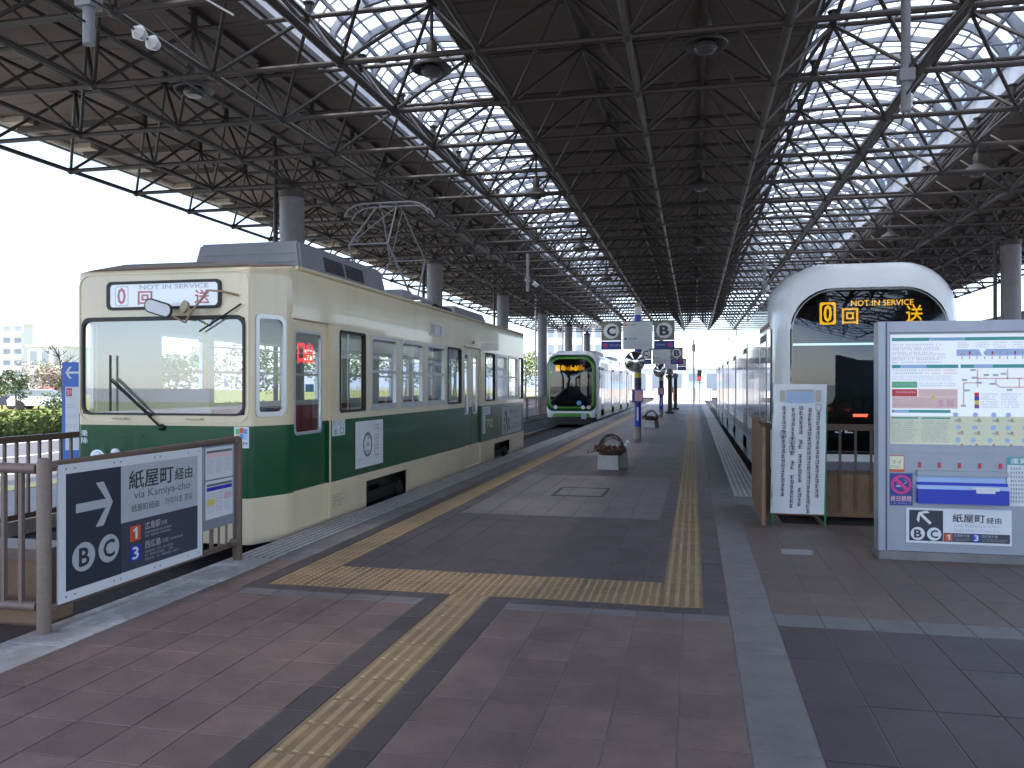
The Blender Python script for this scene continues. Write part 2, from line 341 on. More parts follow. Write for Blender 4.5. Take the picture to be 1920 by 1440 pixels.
    def loft(s, rings, mi=0, cap0=False, cap1=False, mis=None):
        i0 = len(s.v); n = len(rings[0])
        for r in rings: s.v += [V3(p) for p in r]
        for j in range(len(rings) - 1):
            for k in range(n):
                a = i0 + j * n; s.f.append((a + k, a + (k + 1) % n, a + n + (k + 1) % n, a + n + k)); s.m.append(mis[j] if mis else mi)
        if cap0: s.f.append(tuple(i0 + k for k in range(n - 1, -1, -1))); s.m.append(mi)
        if cap1: s.f.append(tuple(i0 + (len(rings) - 1) * n + k for k in range(n))); s.m.append(mi)
        return s
    def mesh(s, name, mats, off=Vector((0, 0, 0)), smooth=None, weld=False, fixn=False):
        me = bpy.data.meshes.new(name)
        me.from_pydata([tuple(v - off) for v in s.v], [], s.f)
        for m in (mats if isinstance(mats, (list, tuple)) else [mats]): me.materials.append(M[m])
        if any(s.m): me.polygons.foreach_set('material_index', s.m)
        if weld or fixn:
            bm = bmesh.new(); bm.from_mesh(me)
            if weld: bmesh.ops.remove_doubles(bm, verts=bm.verts, dist=2e-4)
            if fixn: bmesh.ops.recalc_face_normals(bm, faces=bm.faces)
            bm.to_mesh(me); bm.free()
        if smooth:
            me.polygons.foreach_set('use_smooth', [True] * len(me.polygons)); me.set_sharp_from_angle(angle=R(smooth))
        me.update(); return me
    def build(s, name, mats, parent=None, smooth=None, weld=False, label=None, fixn=False, origin=None):
        off = wloc(parent) if origin is None else Vector(origin)
        me = s.mesh(name, mats, off, smooth, weld, fixn)
        o = bpy.data.objects.new(name, me); COL.objects.link(o); o.parent = parent
        if origin is not None: o.location = Vector(origin) - wloc(parent)
        if label: o['label'] = label
        if name == 'print': o['kind'] = 'stuff'
        return o
def thing(name, label, cat, loc=(0, 0, 0), group=None):
    o = bpy.data.objects.new(name, None); COL.objects.link(o); o.location = loc; o.empty_display_size = 0.2
    o['label'] = label; o['category'] = cat
    if group: o['group'] = group
    return o
def tag(o, label, cat, group=None):
    o['label'] = label; o['category'] = cat
    if group: o['group'] = group
    return o
def struct(o, kind='structure'): o['kind'] = kind; return o
def inst(me, name, loc, parent=None, rot=None):
    o = bpy.data.objects.new(name, me); COL.objects.link(o); o.parent = parent
    o.location = V3(loc) - wloc(parent)
    if rot is not None: o.rotation_euler = rot
    return o
def copy_tree(o, loc=None, parent=None, label=None):
    c = o.copy(); COL.objects.link(c); c.parent = parent
    if loc is not None: c.location = loc
    if label: c['label'] = label
    for ch in list(o.children): copy_tree(ch, None, c)
    return c
_tc = {}
def glyph_mesh(body, bold):
    key = (body, bold)
    if key not in _tc:
        c = bpy.data.curves.new('lettering', 'FONT'); c.body = body; c.resolution_u = 2; c.offset = bold
        o = bpy.data.objects.new('lettering', c); COL.objects.link(o)
        me = bpy.data.meshes.new_from_object(o.evaluated_get(bpy.context.evaluated_depsgraph_get()))
        _tc[key] = ([v.co.copy() for v in me.vertices], [tuple(p.vertices) for p in me.polygons])
        bpy.data.objects.remove(o); bpy.data.curves.remove(c); bpy.data.meshes.remove(me)
    return _tc[key]
def text_into(mb, body, pl, a0, b0, a1, b1, d, mi=0, bold=0.0, keep=False):
    vs, fs = glyph_mesh(body, 0.0)
    if not vs: return
    x0 = min(v.x for v in vs); x1 = max(v.x for v in vs); y0 = min(v.y for v in vs); y1 = max(v.y for v in vs)
    sx, sy = (a1 - a0) / (x1 - x0), (b1 - b0) / (y1 - y0)
    if keep:
        k = min(sx, sy); a0 += (a1 - a0 - k * (x1 - x0)) / 2; sx = sy = k
    for k, (ox, oy) in enumerate(((0, 0), (-1, 0), (1, 0), (0, 1), (0, -1)) if bold else ((0, 0),)):
        ox, oy = ox * bold * sx, oy * bold * sy
        mb.add([pl(a0 + (v.x - x0) * sx + ox, b0 + (v.y - y0) * sy + oy, d + k * .00015) for v in vs], fs, mi)
def letters(parent, body, pl, a0, b0, a1, b1, d, m, bold=0.0, name='lettering'):
    mb = MB(); text_into(mb, body, pl, a0, b0, a1, b1, d, 0, bold); o = mb.build(name, m, parent)
    if len(body) > 1: o['kind'] = 'stuff'
    return o
def one(parent, pl, a0, b0, a1, b1, d, m):
    w, h = a1 - a0, b1 - b0
    return MB().prism(pl, [(a0 + .52 * w, b0), (a1, b0), (a1, b1), (a0 + .62 * w, b1), (a0, b0 + .78 * h), (a0, b0 + .60 * h), (a0 + .52 * w, b0 + .78 * h)], d - .001, d).build('lettering', m, parent)
def scribble(mb, pl, a0, b0, a1, b1, d, rows, rnd, mi=0, fill=0.55, lo=0.5, cell=1.0):
    # rows of small illegible print, made of little strokes
    h = (b1 - b0) / rows
    for r in range(rows):
        y = b0 + r * h + h * 0.22; hh = h * 0.56; x = a0; end = a0 + (a1 - a0) * rnd.uniform(lo, 1.0)
        while x < end:
            w = hh * cell * rnd.uniform(0.7, 1.1)
            if rnd.random() < 0.9:
                for k in range(3):
                    yy = y + hh * (k / 2.6) * rnd.uniform(0.85, 1.1)
                    mb.poly([pl(x, yy, d), pl(x + w * fill * rnd.uniform(.8, 1.5), yy, d), pl(x + w * fill * 1.2, yy + hh * .16, d), pl(x, yy + hh * .16, d)], mi)
                xx = x + w * rnd.uniform(0.1, 0.6)
                mb.poly([pl(xx, y, d + 0.0002), pl(xx + hh * .16, y, d + 0.0002), pl(xx + hh * .16, y + hh, d + 0.0002), pl(xx, y + hh, d + 0.0002)], mi)
            x += w * 1.15
def wall(mb, pts, z0, z1, holes=(), zc=(), mf=lambda z, s: 0, th=0.05, inner=None):
    # a sheet wall along pts (outward normal on the right-hand side) with rectangular openings (s0, s1, za, zb)
    P = [Vector((p[0], p[1], 0)) for p in pts]; acc = [0.0]
    for a, b in zip(P, P[1:]): acc.append(acc[-1] + (b - a).length)
    S = sorted(set([round(x, 4) for x in acc] + [round(h[k], 4) for h in holes for k in (0, 1)]))
    S = [x for x in S if -1e-6 <= x <= acc[-1] + 1e-4]
    Z = sorted(set([z0, z1] + [z for z in zc if z0 < z < z1] + [h[k] for h in holes for k in (2, 3) if z0 <= h[k] <= z1]))
    def nrm(i): d = (P[min(i + 1, len(P) - 1)] - P[i]) if i < len(P) - 1 else P[i] - P[i - 1]; return Vector((d.y, -d.x, 0)).normalized()
    def at(s):
        s = max(0.0, min(s, acc[-1]))
        for i in range(len(P) - 1):
            if s <= acc[i + 1] + 6e-5:
                t = (s - acc[i]) / (acc[i + 1] - acc[i]); n = nrm(i)
                if abs(s - acc[i]) < 1e-4 and i > 0: n = (nrm(i - 1) + n).normalized()
                if abs(s - acc[i + 1]) < 1e-4 and i < len(P) - 2: n = (nrm(i + 1) + n).normalized()
                return P[i].lerp(P[i + 1], t), n
    g = [at(s) for s in S]
    def solid(i, j):
        if not (0 <= i < len(S) - 1 and 0 <= j < len(Z) - 1): return False
        s, z = (S[i] + S[i + 1]) / 2, (Z[j] + Z[j + 1]) / 2
        return not any(h[0] - 1e-6 < s < h[1] + 1e-6 and h[2] - 1e-6 < z < h[3] + 1e-6 for h in holes)
    O = lambda i, j: g[i][0] + Vector((0, 0, Z[j])); I = lambda i, j: g[i][0] - g[i][1] * th + Vector((0, 0, Z[j]))
    for i in range(len(S) - 1):
        for j in range(len(Z) - 1):
            if not solid(i, j): continue
            mi = mf((Z[j] + Z[j + 1]) / 2, (S[i] + S[i + 1]) / 2)
            mb.poly([O(i, j), O(i + 1, j), O(i + 1, j + 1), O(i, j + 1)], mi)
            mb.poly([I(i, j), I(i, j + 1), I(i + 1, j + 1), I(i + 1, j)], mi if inner is None else inner)
            if not solid(i - 1, j): mb.poly([O(i, j), O(i, j + 1), I(i, j + 1), I(i, j)], mi)
            if not solid(i + 1, j): mb.poly([O(i + 1, j), I(i + 1, j), I(i + 1, j + 1), O(i + 1, j + 1)], mi)
            if not solid(i, j - 1): mb.poly([O(i, j), I(i, j), I(i + 1, j), O(i + 1, j)], mi)
            if not solid(i, j + 1): mb.poly([O(i, j + 1), O(i + 1, j + 1), I(i + 1, j + 1), I(i, j + 1)], mi)
# where a point falls in the picture, used only to choose which of many like pieces stay single parts
_s, _c = math.sin(YAW), math.cos(YAW)
def px(p):
    d = -p[0] * _s + p[1] * _c
    if d < 0.3: return None
    r = p[0] * _c + p[1] * _s
    return (960 + 1537 * r / d, 722 - 1537 * (p[2] - 1.6) / d, d)
def shows(a, b):
    n = 0; best = 0
    for k in range(9):
        q = px(V3(a).lerp(V3(b), k / 8))
        if q and 0 < q[0] < 1920 and 0 < q[1] < 1440: n += 1; best += 1 / q[2] ** 2
    return best

# ================================================================== THE SETTING
g = MB(); g.box(-900, -400, -0.62, 900, 1500, -0.42); struct(g.build('ground', 'groundfar'))
# platform slabs (concourse, centre platform, right concourse)
g = MB()
g.box(-14, -9, -0.41, 15, 4.62, -0.005); g.box(-4.2, 4.62, -0.41, 1.0, 66, -0.005); g.box(1.0, 4.62, -0.41, 15, 9.95, -0.005)
PLAT = struct(g.build('platform', 'grout'))
g = MB(); g.box(-8.6, 4.62, -0.41, -4.2, 130, -0.36); g.box(1.0, 9.95, -0.41, 5.6, 130, -0.36); struct(g.build('track_bed', 'ballast'))
for nm, xc, y0 in (('rail', -5.525, 5.3), ('rail', 2.4, 11.0)):
    for sx in (-0.7175, 0.7175):
        x = xc + sx; g = MB(); g.box(x - .06, y0, -0.362, x + .06, 125, -0.34); g.box(x - .012, y0, -.34, x + .012, 125, -.29); g.box(x - .032, y0, -.29, x + .032, 125, -.262)
        struct(g.build('rail', 'rail'))
# roadside strips left of the trams
g = MB(); g.box(-12.4, -9, -0.41, -8.6, 130, -0.17); struct(g.build('sidewalk', 'walk'))
g = MB()
y = 4.0
while y < 40: g.box(-11.75, y, -0.17, -11.15, y + .29, -0.160); y += .3
struct(g.build('tactile_paving', 'ylw'))
g = MB(); g.box(-40, -60, -0.41, -12.4, 260, -0.31); struct(g.build('road', 'asphalt'))
g = MB()
for x, w in ((-12.62, .12), (-14.3, .12), (-17.6, .12), (-21.6, .12)): g.box(x - w, -60, -0.306, x + w, 260, -0.302)
struct(g.build('road_marking', 'paint'))
g = MB(); g.box(-22.6, -60, -0.41, -22.2, 260, -0.18); struct(g.build('kerb', 'walk'))
g = MB(); g.box(-160, -60, -0.41, -24.6, 260, -0.16); struct(g.build('lawn', 'lawn'))
g = MB(); g.box(-38, -60, -0.30, -27, 260, -0.145); struct(g.build('park_path', 'walk'))
g = MB(); g.box(-4.2, 66.0, -0.41, 1.0, 130, -0.03); g.box(5.6, 9.95, -0.41, 15, 130, -0.03); struct(g.build('pavement', 'walk'))

# ------------------------------------------------------------------ pavers
PV = []      # (x0, x1, y0, y1, kind)
def lay(x0, x1, y0, y1, tx, ty, kind, gap=0.008):
    nx = max(1, round((x1 - x0) / tx)); ny = max(1, round((y1 - y0) / ty)); dx, dy = (x1 - x0) / nx, (y1 - y0) / ny
    for i in range(nx):
        for j in range(ny):
            PV.append((x0 + i * dx + gap / 2, x0 + (i + 1) * dx - gap / 2, y0 + j * dy + gap / 2, y0 + (j + 1) * dy - gap / 2, kind))
YB = 2.35                                   # nearest row laid as pieces
TX, TY = 0.302, 0.335
lay(-3.76, -1.98, YB, 5.72, TX, TY, 'red'); lay(-1.34, 0.24, YB, 5.72, TX, TY, 'red')
lay(-1.98, -1.82, YB, 5.72, .16, TY, 'purple'); lay(-1.51, -1.34, YB, 5.72, .17, TY, 'purple')
lay(-1.82, -1.51, YB, 6.03, .31, TY * .92, 'guide')
lay(-3.45, -1.98, 5.72, 5.87, .30, .15, 'grey'); lay(-1.34, 0.24, 5.72, 5.87, .30, .15, 'grey')
lay(-1.98, -1.82, 5.72, 6.03, .16, .31, 'purple'); lay(-1.51, -1.34, 5.72, 6.03, .17, .31, 'purple')
lay(-3.50, -1.98, 5.87, 6.03, .30, .16, 'purple'); lay(-1.34, 0.06, 5.87, 6.03, .30, .16, 'purple')
lay(-3.76, -3.50, 5.87, 6.90, .26, TY, 'red'); lay(-3.76, -3.45, 5.72, 5.87, .31, .15, 'red')
lay(-3.36, -0.24, 6.03, 6.75, .30, .36, 'dots'); lay(-0.24, 0.06, 6.03, 6.75, .30, .36, 'guide')
lay(-3.50, -3.36, 6.03, 6.90, .14, TY, 'purple')
lay(-4.2, -3.76, YB, 6.90, .44, .66, 'edgeworn')
lay(0.24, 0.54, YB, 10.6, .30, .665, 'concrete')
lay(0.06, 0.24, 5.87, 24.0, .18, TY, 'purple')
lay(-0.24, 0.06, 6.75, 24.0, .30, TY, 'guide'); lay(-0.40, -0.24, 6.75, 24.0, .16, TY, 'purple')
lay(-3.36, -3.04, 6.75, 24.0, .32, TY, 'dots'); lay(-3.04, -2.87, 6.75, 24.0, .17, TY, 'purple')
lay(-3.50, -3.36, 6.90, 24.0, .14, TY, 'purple'); lay(-3.76, -3.50, 6.90, 24.0, .26, TY, 'concrete')
lay(-2.87, -0.40, 6.75, 9.90, .309, .63, 'purple')
lay(-2.87, -0.40, 9.90, 14.4, .353, .45, 'grey'); lay(-2.87, -0.40, 14.4, 18.3, .353, .65, 'purple'); lay(-2.87, -0.40, 18.3, 22.5, .353, .60, 'grey')
lay(-2.87, -0.40, 22.5, 24.0, .353, .75, 'purple')
lay(0.54, 4.8, YB, 5.72, .306, .675, 'purple'); lay(0.54, 4.8, 5.72, 6.01, .306, .29, 'concrete'); lay(0.54, 4.8, 6.01, 9.95, .306, .657, 'brown')
lay(0.24, 0.55, 10.6, 24.0, .31, .67, 'concrete'); lay(0.54, 1.0, 9.95, 12.2, .46, .75, 'concrete')
lay(-6.0, -4.2, YB, 4.62, .30, .66, 'purple')
YEL = {'guide', 'dots'}
_pm = {}
def paver_mb(x0, x1, y0, y1, kind, mb=None, detail=True):
    mb = mb or MB(); b = 0.002; z0, z1 = -0.005, 0.0
    v = [(x0, y0, z0), (x1, y0, z0), (x1, y1, z0), (x0, y1, z0), (x0, y0, z1 - b), (x1, y0, z1 - b), (x1, y1, z1 - b), (x0, y1, z1 - b),
         (x0 + b, y0 + b, z1), (x1 - b, y0 + b, z1), (x1 - b, y1 - b, z1), (x0 + b, y1 - b, z1)]
    f = [(8, 9, 10, 11)] + [(k, (k + 1) % 4, 4 + (k + 1) % 4, 4 + k) for k in range(4)] + [(4 + k, 4 + (k + 1) % 4, 8 + (k + 1) % 4, 8 + k) for k in range(4)]
    mb.add(v, f)
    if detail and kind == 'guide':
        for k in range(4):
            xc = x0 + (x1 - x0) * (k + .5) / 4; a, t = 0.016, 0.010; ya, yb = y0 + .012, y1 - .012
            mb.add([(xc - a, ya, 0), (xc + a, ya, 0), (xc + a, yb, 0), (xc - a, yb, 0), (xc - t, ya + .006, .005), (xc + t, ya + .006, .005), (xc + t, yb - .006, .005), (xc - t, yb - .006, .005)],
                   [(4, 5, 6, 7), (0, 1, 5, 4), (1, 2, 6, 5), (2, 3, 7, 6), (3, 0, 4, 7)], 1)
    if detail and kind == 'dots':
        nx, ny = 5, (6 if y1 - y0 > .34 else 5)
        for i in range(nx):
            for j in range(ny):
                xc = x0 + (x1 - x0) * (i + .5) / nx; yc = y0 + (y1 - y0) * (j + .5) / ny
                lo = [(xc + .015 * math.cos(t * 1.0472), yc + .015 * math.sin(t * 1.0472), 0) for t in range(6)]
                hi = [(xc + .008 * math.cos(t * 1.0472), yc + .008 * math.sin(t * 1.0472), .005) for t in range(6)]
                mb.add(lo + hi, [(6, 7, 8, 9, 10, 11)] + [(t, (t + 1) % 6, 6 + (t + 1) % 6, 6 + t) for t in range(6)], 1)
    return mb
def pscore(p):
    q = px(((p[0] + p[1]) / 2, (p[2] + p[3]) / 2, 0))
    if not q or not (-60 < q[0] < 1980 and q[1] < 1500): return 0
    return (p[1] - p[0]) * (p[3] - p[2]) / q[2] ** 3
PNAME = {'guide': 'tactile_tile', 'dots': 'tactile_tile', 'edgeworn': 'edge_slab', 'concrete': 'kerb_slab'}
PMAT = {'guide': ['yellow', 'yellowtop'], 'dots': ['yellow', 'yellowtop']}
order = sorted(PV, key=pscore, reverse=True)
single = {}
rest = {}
cnt = {}
for p in order:
    nm = PNAME.get(p[4], 'paver'); lim = {'paver': 300, 'tactile_tile': 120, 'edge_slab': 20, 'kerb_slab': 60}[nm]
    if pscore(p) > 0 and cnt.get(nm, 0) < lim:
        cnt[nm] = cnt.get(nm, 0) + 1
        w, h = p[1] - p[0], p[3] - p[2]; key = (round(w, 3), round(h, 3), p[4])
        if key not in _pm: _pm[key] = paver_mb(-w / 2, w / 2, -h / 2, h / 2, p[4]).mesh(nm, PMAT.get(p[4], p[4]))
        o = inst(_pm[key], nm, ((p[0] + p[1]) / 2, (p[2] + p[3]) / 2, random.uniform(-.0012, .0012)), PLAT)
        o.rotation_euler = (random.uniform(-.002, .002), random.uniform(-.002, .002), random.uniform(-.003, .003))
    else:
        rest.setdefault(p[4], []).append(p)
for k, ps in rest.items():
    mb = MB()
    for p in ps: paver_mb(p[0], p[1], p[2], p[3], k, mb)
    struct(mb.build('far_paving', PMAT.get(k, k), PLAT), 'stuff')
# beyond 24 m the pieces are too small to tell apart: long bands
g = MB()
def band(x0, x1, y0, y1, mi): g.box(x0, y0, -0.0119, x1, y1, -0.001, mi)
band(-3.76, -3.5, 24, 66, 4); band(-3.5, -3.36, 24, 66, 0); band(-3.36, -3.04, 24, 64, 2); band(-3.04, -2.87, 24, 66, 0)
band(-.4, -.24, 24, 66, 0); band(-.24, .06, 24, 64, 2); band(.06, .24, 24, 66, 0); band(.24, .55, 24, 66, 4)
y = 24.0; k = 0
for y0, y1, mi in ((24, 26.3, 0), (26.3, 30.5, 1), (30.5, 34.3, 0), (34.3, 38.4, 1), (38.4, 42.2, 0), (42.2, 46.4, 1), (46.4, 50.2, 0), (50.2, 54.4, 1), (54.4, 58.2, 0), (58.2, 66, 1)):
    band(-2.87, -.4, y0, y1, mi)
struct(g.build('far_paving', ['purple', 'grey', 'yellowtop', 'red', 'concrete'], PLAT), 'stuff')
# ribbed edge blocks
def edge_mb(w, l, nr):
    mb = MB(); mb.box(-w / 2, -l / 2, -0.012, w / 2, l / 2, 0.0)
    for k in range(nr):
        xc = -w / 2 + w * (k + .6) / (nr + .2)
        for (ya, yb) in ((-l / 2 + .015, -.015), (.015, l / 2 - .015)):
            mb.add([(xc - .017, ya, 0), (xc + .017, ya, 0), (xc + .017, yb, 0), (xc - .017, yb, 0), (xc - .011, ya + .006, .006), (xc + .011, ya + .006, .006), (xc + .011, yb - .006, .006), (xc - .011, yb - .006, .006)],
                   [(4, 5, 6, 7), (0, 1, 5, 4), (1, 2, 6, 5), (2, 3, 7, 6), (3, 0, 4, 7)], 1)
    return mb
me_l = edge_mb(.435, .595, 6).mesh('edge_block', ['edgebase', 'edgerib']); me_r = edge_mb(.445, .595, 6).mesh('edge_block', ['edge', 'edgerib'])
y = 7.2
while y < 30: inst(me_l, 'edge_block', (-3.98, y, 0), PLAT); y += .6
y = 12.5
while y < 40: inst(me_r, 'edge_block', (.776, y, 0), PLAT); y += .6
g = MB(); g.box(-4.2, 30, -0.0119, -3.76, 66, 0); g.box(.555, 40.2, -.0119, 1.0, 66, 0)
struct(g.build('far_edge', 'edge', PLAT), 'stuff')
# access cover and worn paint patch
g = MB(); g.ring(PL((-1.65, 12.2, 0), (1, 0, 0), (0, 1, 0)), [(-.38, -.5), (.38, -.5), (.38, .5), (-.38, .5)], [(-.34, -.44), (.34, -.44), (.34, .44), (-.34, .44)], 0.001, .005)
tag(g.build('access_cover', 'groutdark'), 'thin dark rectangular access cover frame set in the grey paving', 'access cover')
g = MB(); g.prism(PL((.955, 8.24, 0), (1, 0, 0), (0, 1, 0)), [(-.15, -.12), (.13, -.13), (.155, .11), (.05, .125), (-.13, .12)], .0015, .005)
tag(g.build('paint_patch', 'edge'), 'pale worn paint patch on the brown paving before the banner', 'paint patch')

# ================================================================== CANOPY
GX = [-12.85 + 2.0 * i for i in range(14)]
J0, J1 = -11, 25
GY = [16.95 + 2.08 * j for j in range(J0, J1 + 1)]
ZL, ZU = 6.12, 7.32
CAN = thing('station_canopy', 'huge dark space frame canopy roof with two glazed skylights over both tram tracks', 'canopy', (0, 0, ZL))
struts = []   # (a, b, r, kind)
for i, x in enumerate(GX):
    heavy = i in (4, 7, 8)
    for y0, y1 in zip(GY, GY[1:]): struts.append(((x, y0, ZL), (x, y1, ZL), .060 if heavy else .046, 'lower'))
for y in GY:
    for x0, x1 in zip(GX, GX[1:]): struts.append(((x0, y, ZL), (x1, y, ZL), .044, 'lower'))
UX = [x + 1.0 for x in GX[:-1]]; UY = [y + 1.04 for y in GY[:-1]]
for x in UX:
    for y0, y1 in zip(UY, UY[1:]): struts.append(((x, y0, ZU), (x, y1, ZU), .040, 'upper'))
for y in UY:
    for x0, x1 in zip(UX, UX[1:]): struts.append(((x0, y, ZU), (x1, y, ZU), .040, 'upper'))
for x in UX:
    for y in UY:
        for sx in (-1, 1):
            for sy in (-1, 1): struts.append(((x, y, ZU), (x + sx, y + sy * 1.04, ZL), .030, 'diag'))
sc = sorted(struts, key=lambda t: shows(t[0], t[1]) * t[2], reverse=True)
SM = {}
def strut_mesh(L, r):
    k = (round(L, 3), r)
    if k not in SM: SM[k] = MB().tube((0, 0, 0), (0, 0, L), r, 8).mesh('strut', 'strut', smooth=40)
    return SM[k]
far = MB()
for n, (a, b, r, kd) in enumerate(sc):
    if n < 300:
        d = V3(b) - V3(a); o = inst(strut_mesh(d.length, r), 'strut', a, CAN); o.rotation_euler = d.to_track_quat('Z', 'Y').to_euler()
    else: far.tube(a, b, r, 6)
struct(far.build('far_struts', 'strut', CAN, smooth=50), 'stuff')
nodes = [(x, y, ZL, 0) for x in GX for y in GY] + [(x, y, ZU, 1) for x in UX for y in UY]
def node_mb(up, mb=None, c=(0, 0, 0)):
    mb = mb or MB()
    mb.lathe(c, [(.02, -.075), (.062, -.05), (.08, 0), (.062, .05), (.02, .075)], 8)
    if up: mb.lathe(c, [(.055, .05), (.055, .20), (.09, .205), (.09, .225)], 8)
    return mb
NM = [node_mb(0).mesh('node', 'node', smooth=50), node_mb(1).mesh('node', 'node', smooth=50)]
nodes.sort(key=lambda n: shows(n[:3], n[:3]), reverse=True)
far = MB()
for k, (x, y, z, u) in enumerate(nodes):
    if k < 160: inst(NM[u], 'node', (x, y, z), CAN)
    else: node_mb(u, far, (x, y, z))
struct(far.build('far_nodes', 'node', CAN), 'stuff')
# purlins, ceiling boards, light-blocking deck
for x in UX:
    if -6.9 < x < -4.0 or 2.0 < x < 6.4: continue
    g = MB(); g.box(x - .045, UY[0] - 1.0, ZU + .226, x + .045, UY[-1] + 1.0, ZU + .30); g.build('purlin', 'purlin', CAN)
ZC = ZU + .302
SK = ((-6.98, -3.97), (1.93, 6.47))
zones = [(-15.15, -6.98, 3), (-3.97, 1.93, 2), (6.47, 15.45, 3)]
BM = {}
for x0, x1, n in zones:
    w = (x1 - x0) / n
    for i in range(n):
        for j in range(len(GY) - 1):
            if i and (i == 1) and False: continue
            k = round(w, 3)
            if k not in BM: BM[k] = MB().box(-w / 2 + .012, -1.04 + .010, 0, w / 2 - .012, 1.04 - .010, .03).mesh('ceiling_board', 'ceil')
            yy = (GY[j] + GY[j + 1]) / 2
            q = px((x0 + (i + .5) * w, yy, ZC))
            inst(BM[k], 'ceiling_board', (x0 + (i + .5) * w, yy, ZC + random.uniform(0, .004)), CAN)
g = MB()
for x0, x1, n in zones: g.box(x0 - .1, GY[0] - .3, ZC + .05, x1 + .1 if x1 < 13 else x1, GY[-1] + .3, ZC + .16)
g.build('light_block_deck', ['purlin'], CAN)  # unseen sheet added to stop light leaking through the board gaps
# skylights: white side boards, arched ribs, translucent sheets
def skylight(x0, x1):
    xc, hw = (x0 + x1) / 2, (x1 - x0) / 2; zb, zt, rise = ZC, ZC + .74, hw * .52
    arc = lambda t: (xc - hw * math.cos(t), zt + rise * math.sin(t))
    n = 12
    s = MB()
    for j in range(len(GY) - 1):
        for half in (0, 1):
            ya = GY[j] + half * 1.04 + .012; yb = ya + 1.04 - .024
            for x, t in ((x0, -1), (x1, 1)):
                s.box(min(x, x - t * .03), ya, zb - .01, max(x, x - t * .03), yb, zt)
    s.build('side_boards', 'fascia', CAN)['kind'] = 'stuff'
    r = MB()
    for j in range(2 * len(GY) - 1):
        y = GY[0] + j * 1.04
        pts = [arc(math.pi * k / n) for k in range(n + 1)]
        inn = [arc(math.pi * k / n) for k in range(n + 1)]; inn = [(xc + (a - xc) * .93, b - .12) for a, b in inn]
        for k in range(n):
            a, b, c, d = pts[k], pts[k + 1], inn[k + 1], inn[k]
            for (y0, y1) in ((y - .045, y + .045),):
                r.add([(a[0], y0, a[1]), (b[0], y0, b[1]), (c[0], y0, c[1]), (d[0], y0, d[1]), (a[0], y1, a[1]), (b[0], y1, b[1]), (c[0], y1, c[1]), (d[0], y1, d[1])],
                      [(0, 1, 2, 3), (7, 6, 5, 4), (3, 2, 6, 7), (0, 4, 5, 1)])
        if j % 2: r.tube((x0, y, zt), (x1, y, zt), .022, 6)                          # tie bar
    for j in range(2 * len(GY) - 2):
        y = GY[0] + j * 1.04 + .52
        r.path([(arc(math.pi * k / n)[0], y, arc(math.pi * k / n)[1] - .03) for k in range(n + 1)], .024, 4)
    for k in (1, 3, 5, 7, 9, 11):
        a = arc(math.pi * k / n); r.box(a[0] - .018, GY[0], a[1] - .045, a[0] + .018, GY[-1], a[1] - .012)
    for k in (2, 4, 6, 8, 10):
        a = inn[k]; r.box(a[0] - .03, GY[0], a[1] + .02, a[0] + .03, GY[-1], a[1] + .10)
    for sx in (x0 + .05, x1 - .05): r.box(sx - .04, GY[0], zt - .04, sx + .04, GY[-1], zt + .05)
    r.build('skylight_ribs', 'rib', CAN)['kind'] = 'stuff'
    for j in range(len(GY) - 1):
        s = MB(); pts = [arc(math.pi * k / n) for k in range(n + 1)]
        ya, yb = GY[j] + .003, GY[j + 1] - .003
        for k in range(n):
            a, b = pts[k], pts[k + 1]; s.poly([(a[0], ya, a[1] + .01), (a[0], yb, a[1] + .01), (b[0], yb, b[1] + .01), (b[0], ya, b[1] + .01)])
        s.build('skylight_sheet', 'skylight', CAN, smooth=60, weld=True)
for a, b in SK: skylight(a, b)
# eaves: gutter, cover boards and brackets along both long edges
for sx, xe in ((-1, -15.15), (1, 15.45)):
    g = MB(); g.path([(xe + sx * .12, GY[0] - .3, ZC - .02), (xe + sx * .12, GY[-1] + .3, ZC - .02)], .11, 10)
    g.build('gutter', 'beige', CAN, smooth=40)
    g = MB(); g.box(min(xe + sx * .24, xe + sx * .28), GY[0] - .3, ZC - .14, max(xe + sx * .24, xe + sx * .28), GY[-1] + .3, ZC + .26); g.build('eave_board', 'pipe_grey', CAN)
    for y in (UY if sx < 0 else UY[12:24]):
        g = MB(); x = xe + sx * .02
        g.box(min(x, x - sx * .55), y - .42, ZC - .13, max(x, x - sx * .55), y - .12, ZC - .005)
        g.lathe((x - sx * .3, y + .2, ZC - .12), [(.05, 0), (.19, .02), (.21, .06), (.21, .115)], 12)
        g.build('eave_bracket', 'beige', CAN)
for y in UY:
    for xa, xb in ((-15.15, -11.85), (12.15, 15.45)):
        if xa > 0 and not 20 < y < 60: continue
        MB().box(xa, y - .04, ZU + .05, xb, y + .04, ZU + .222).build('outrigger', 'purlin', CAN)
# columns
def column(x, y, label):
    t = thing('canopy_column', label, 'column', (x, y, -.41 if x < -4.3 or x > 5 else 0), 'round columns carrying the canopy')
    z0 = t.location.z
    MB().lathe((x, y, 0), [(.30, z0 + .012), (.30, z0 + .25), (.272, z0 + .27), (.272, 5.80)], 24).build('shaft', 'column', t, smooth=40)
    MB().lathe((x, y, 0), [(.285, 5.802), (.285, 5.95), (.20, 5.96), (.12, 5.99), (.10, ZL - .05)], 20).build('capital', 'node', t, smooth=40)
    g = MB(); g.tube((x - .42, y + .03, z0 + .012), (x - .42, y + .03, 7.0), .055, 10)
    for z in (1.2, 3.2, 5.2): g.box(x - .42, y + .01, z, x - .26, y + .05, z + .05)
    g.build('drain_pipe', 'pipe_white' if y > 40 else 'strut', t, smooth=40)
    return t
ords = ['nearest', 'second', 'third', 'fourth', 'fifth', 'farthest']
for k in range(6):
    column(-8.85, 16.95 + 10.4 * k, 'grey round steel column of the left row behind the trams, %s of six' % ords[k])
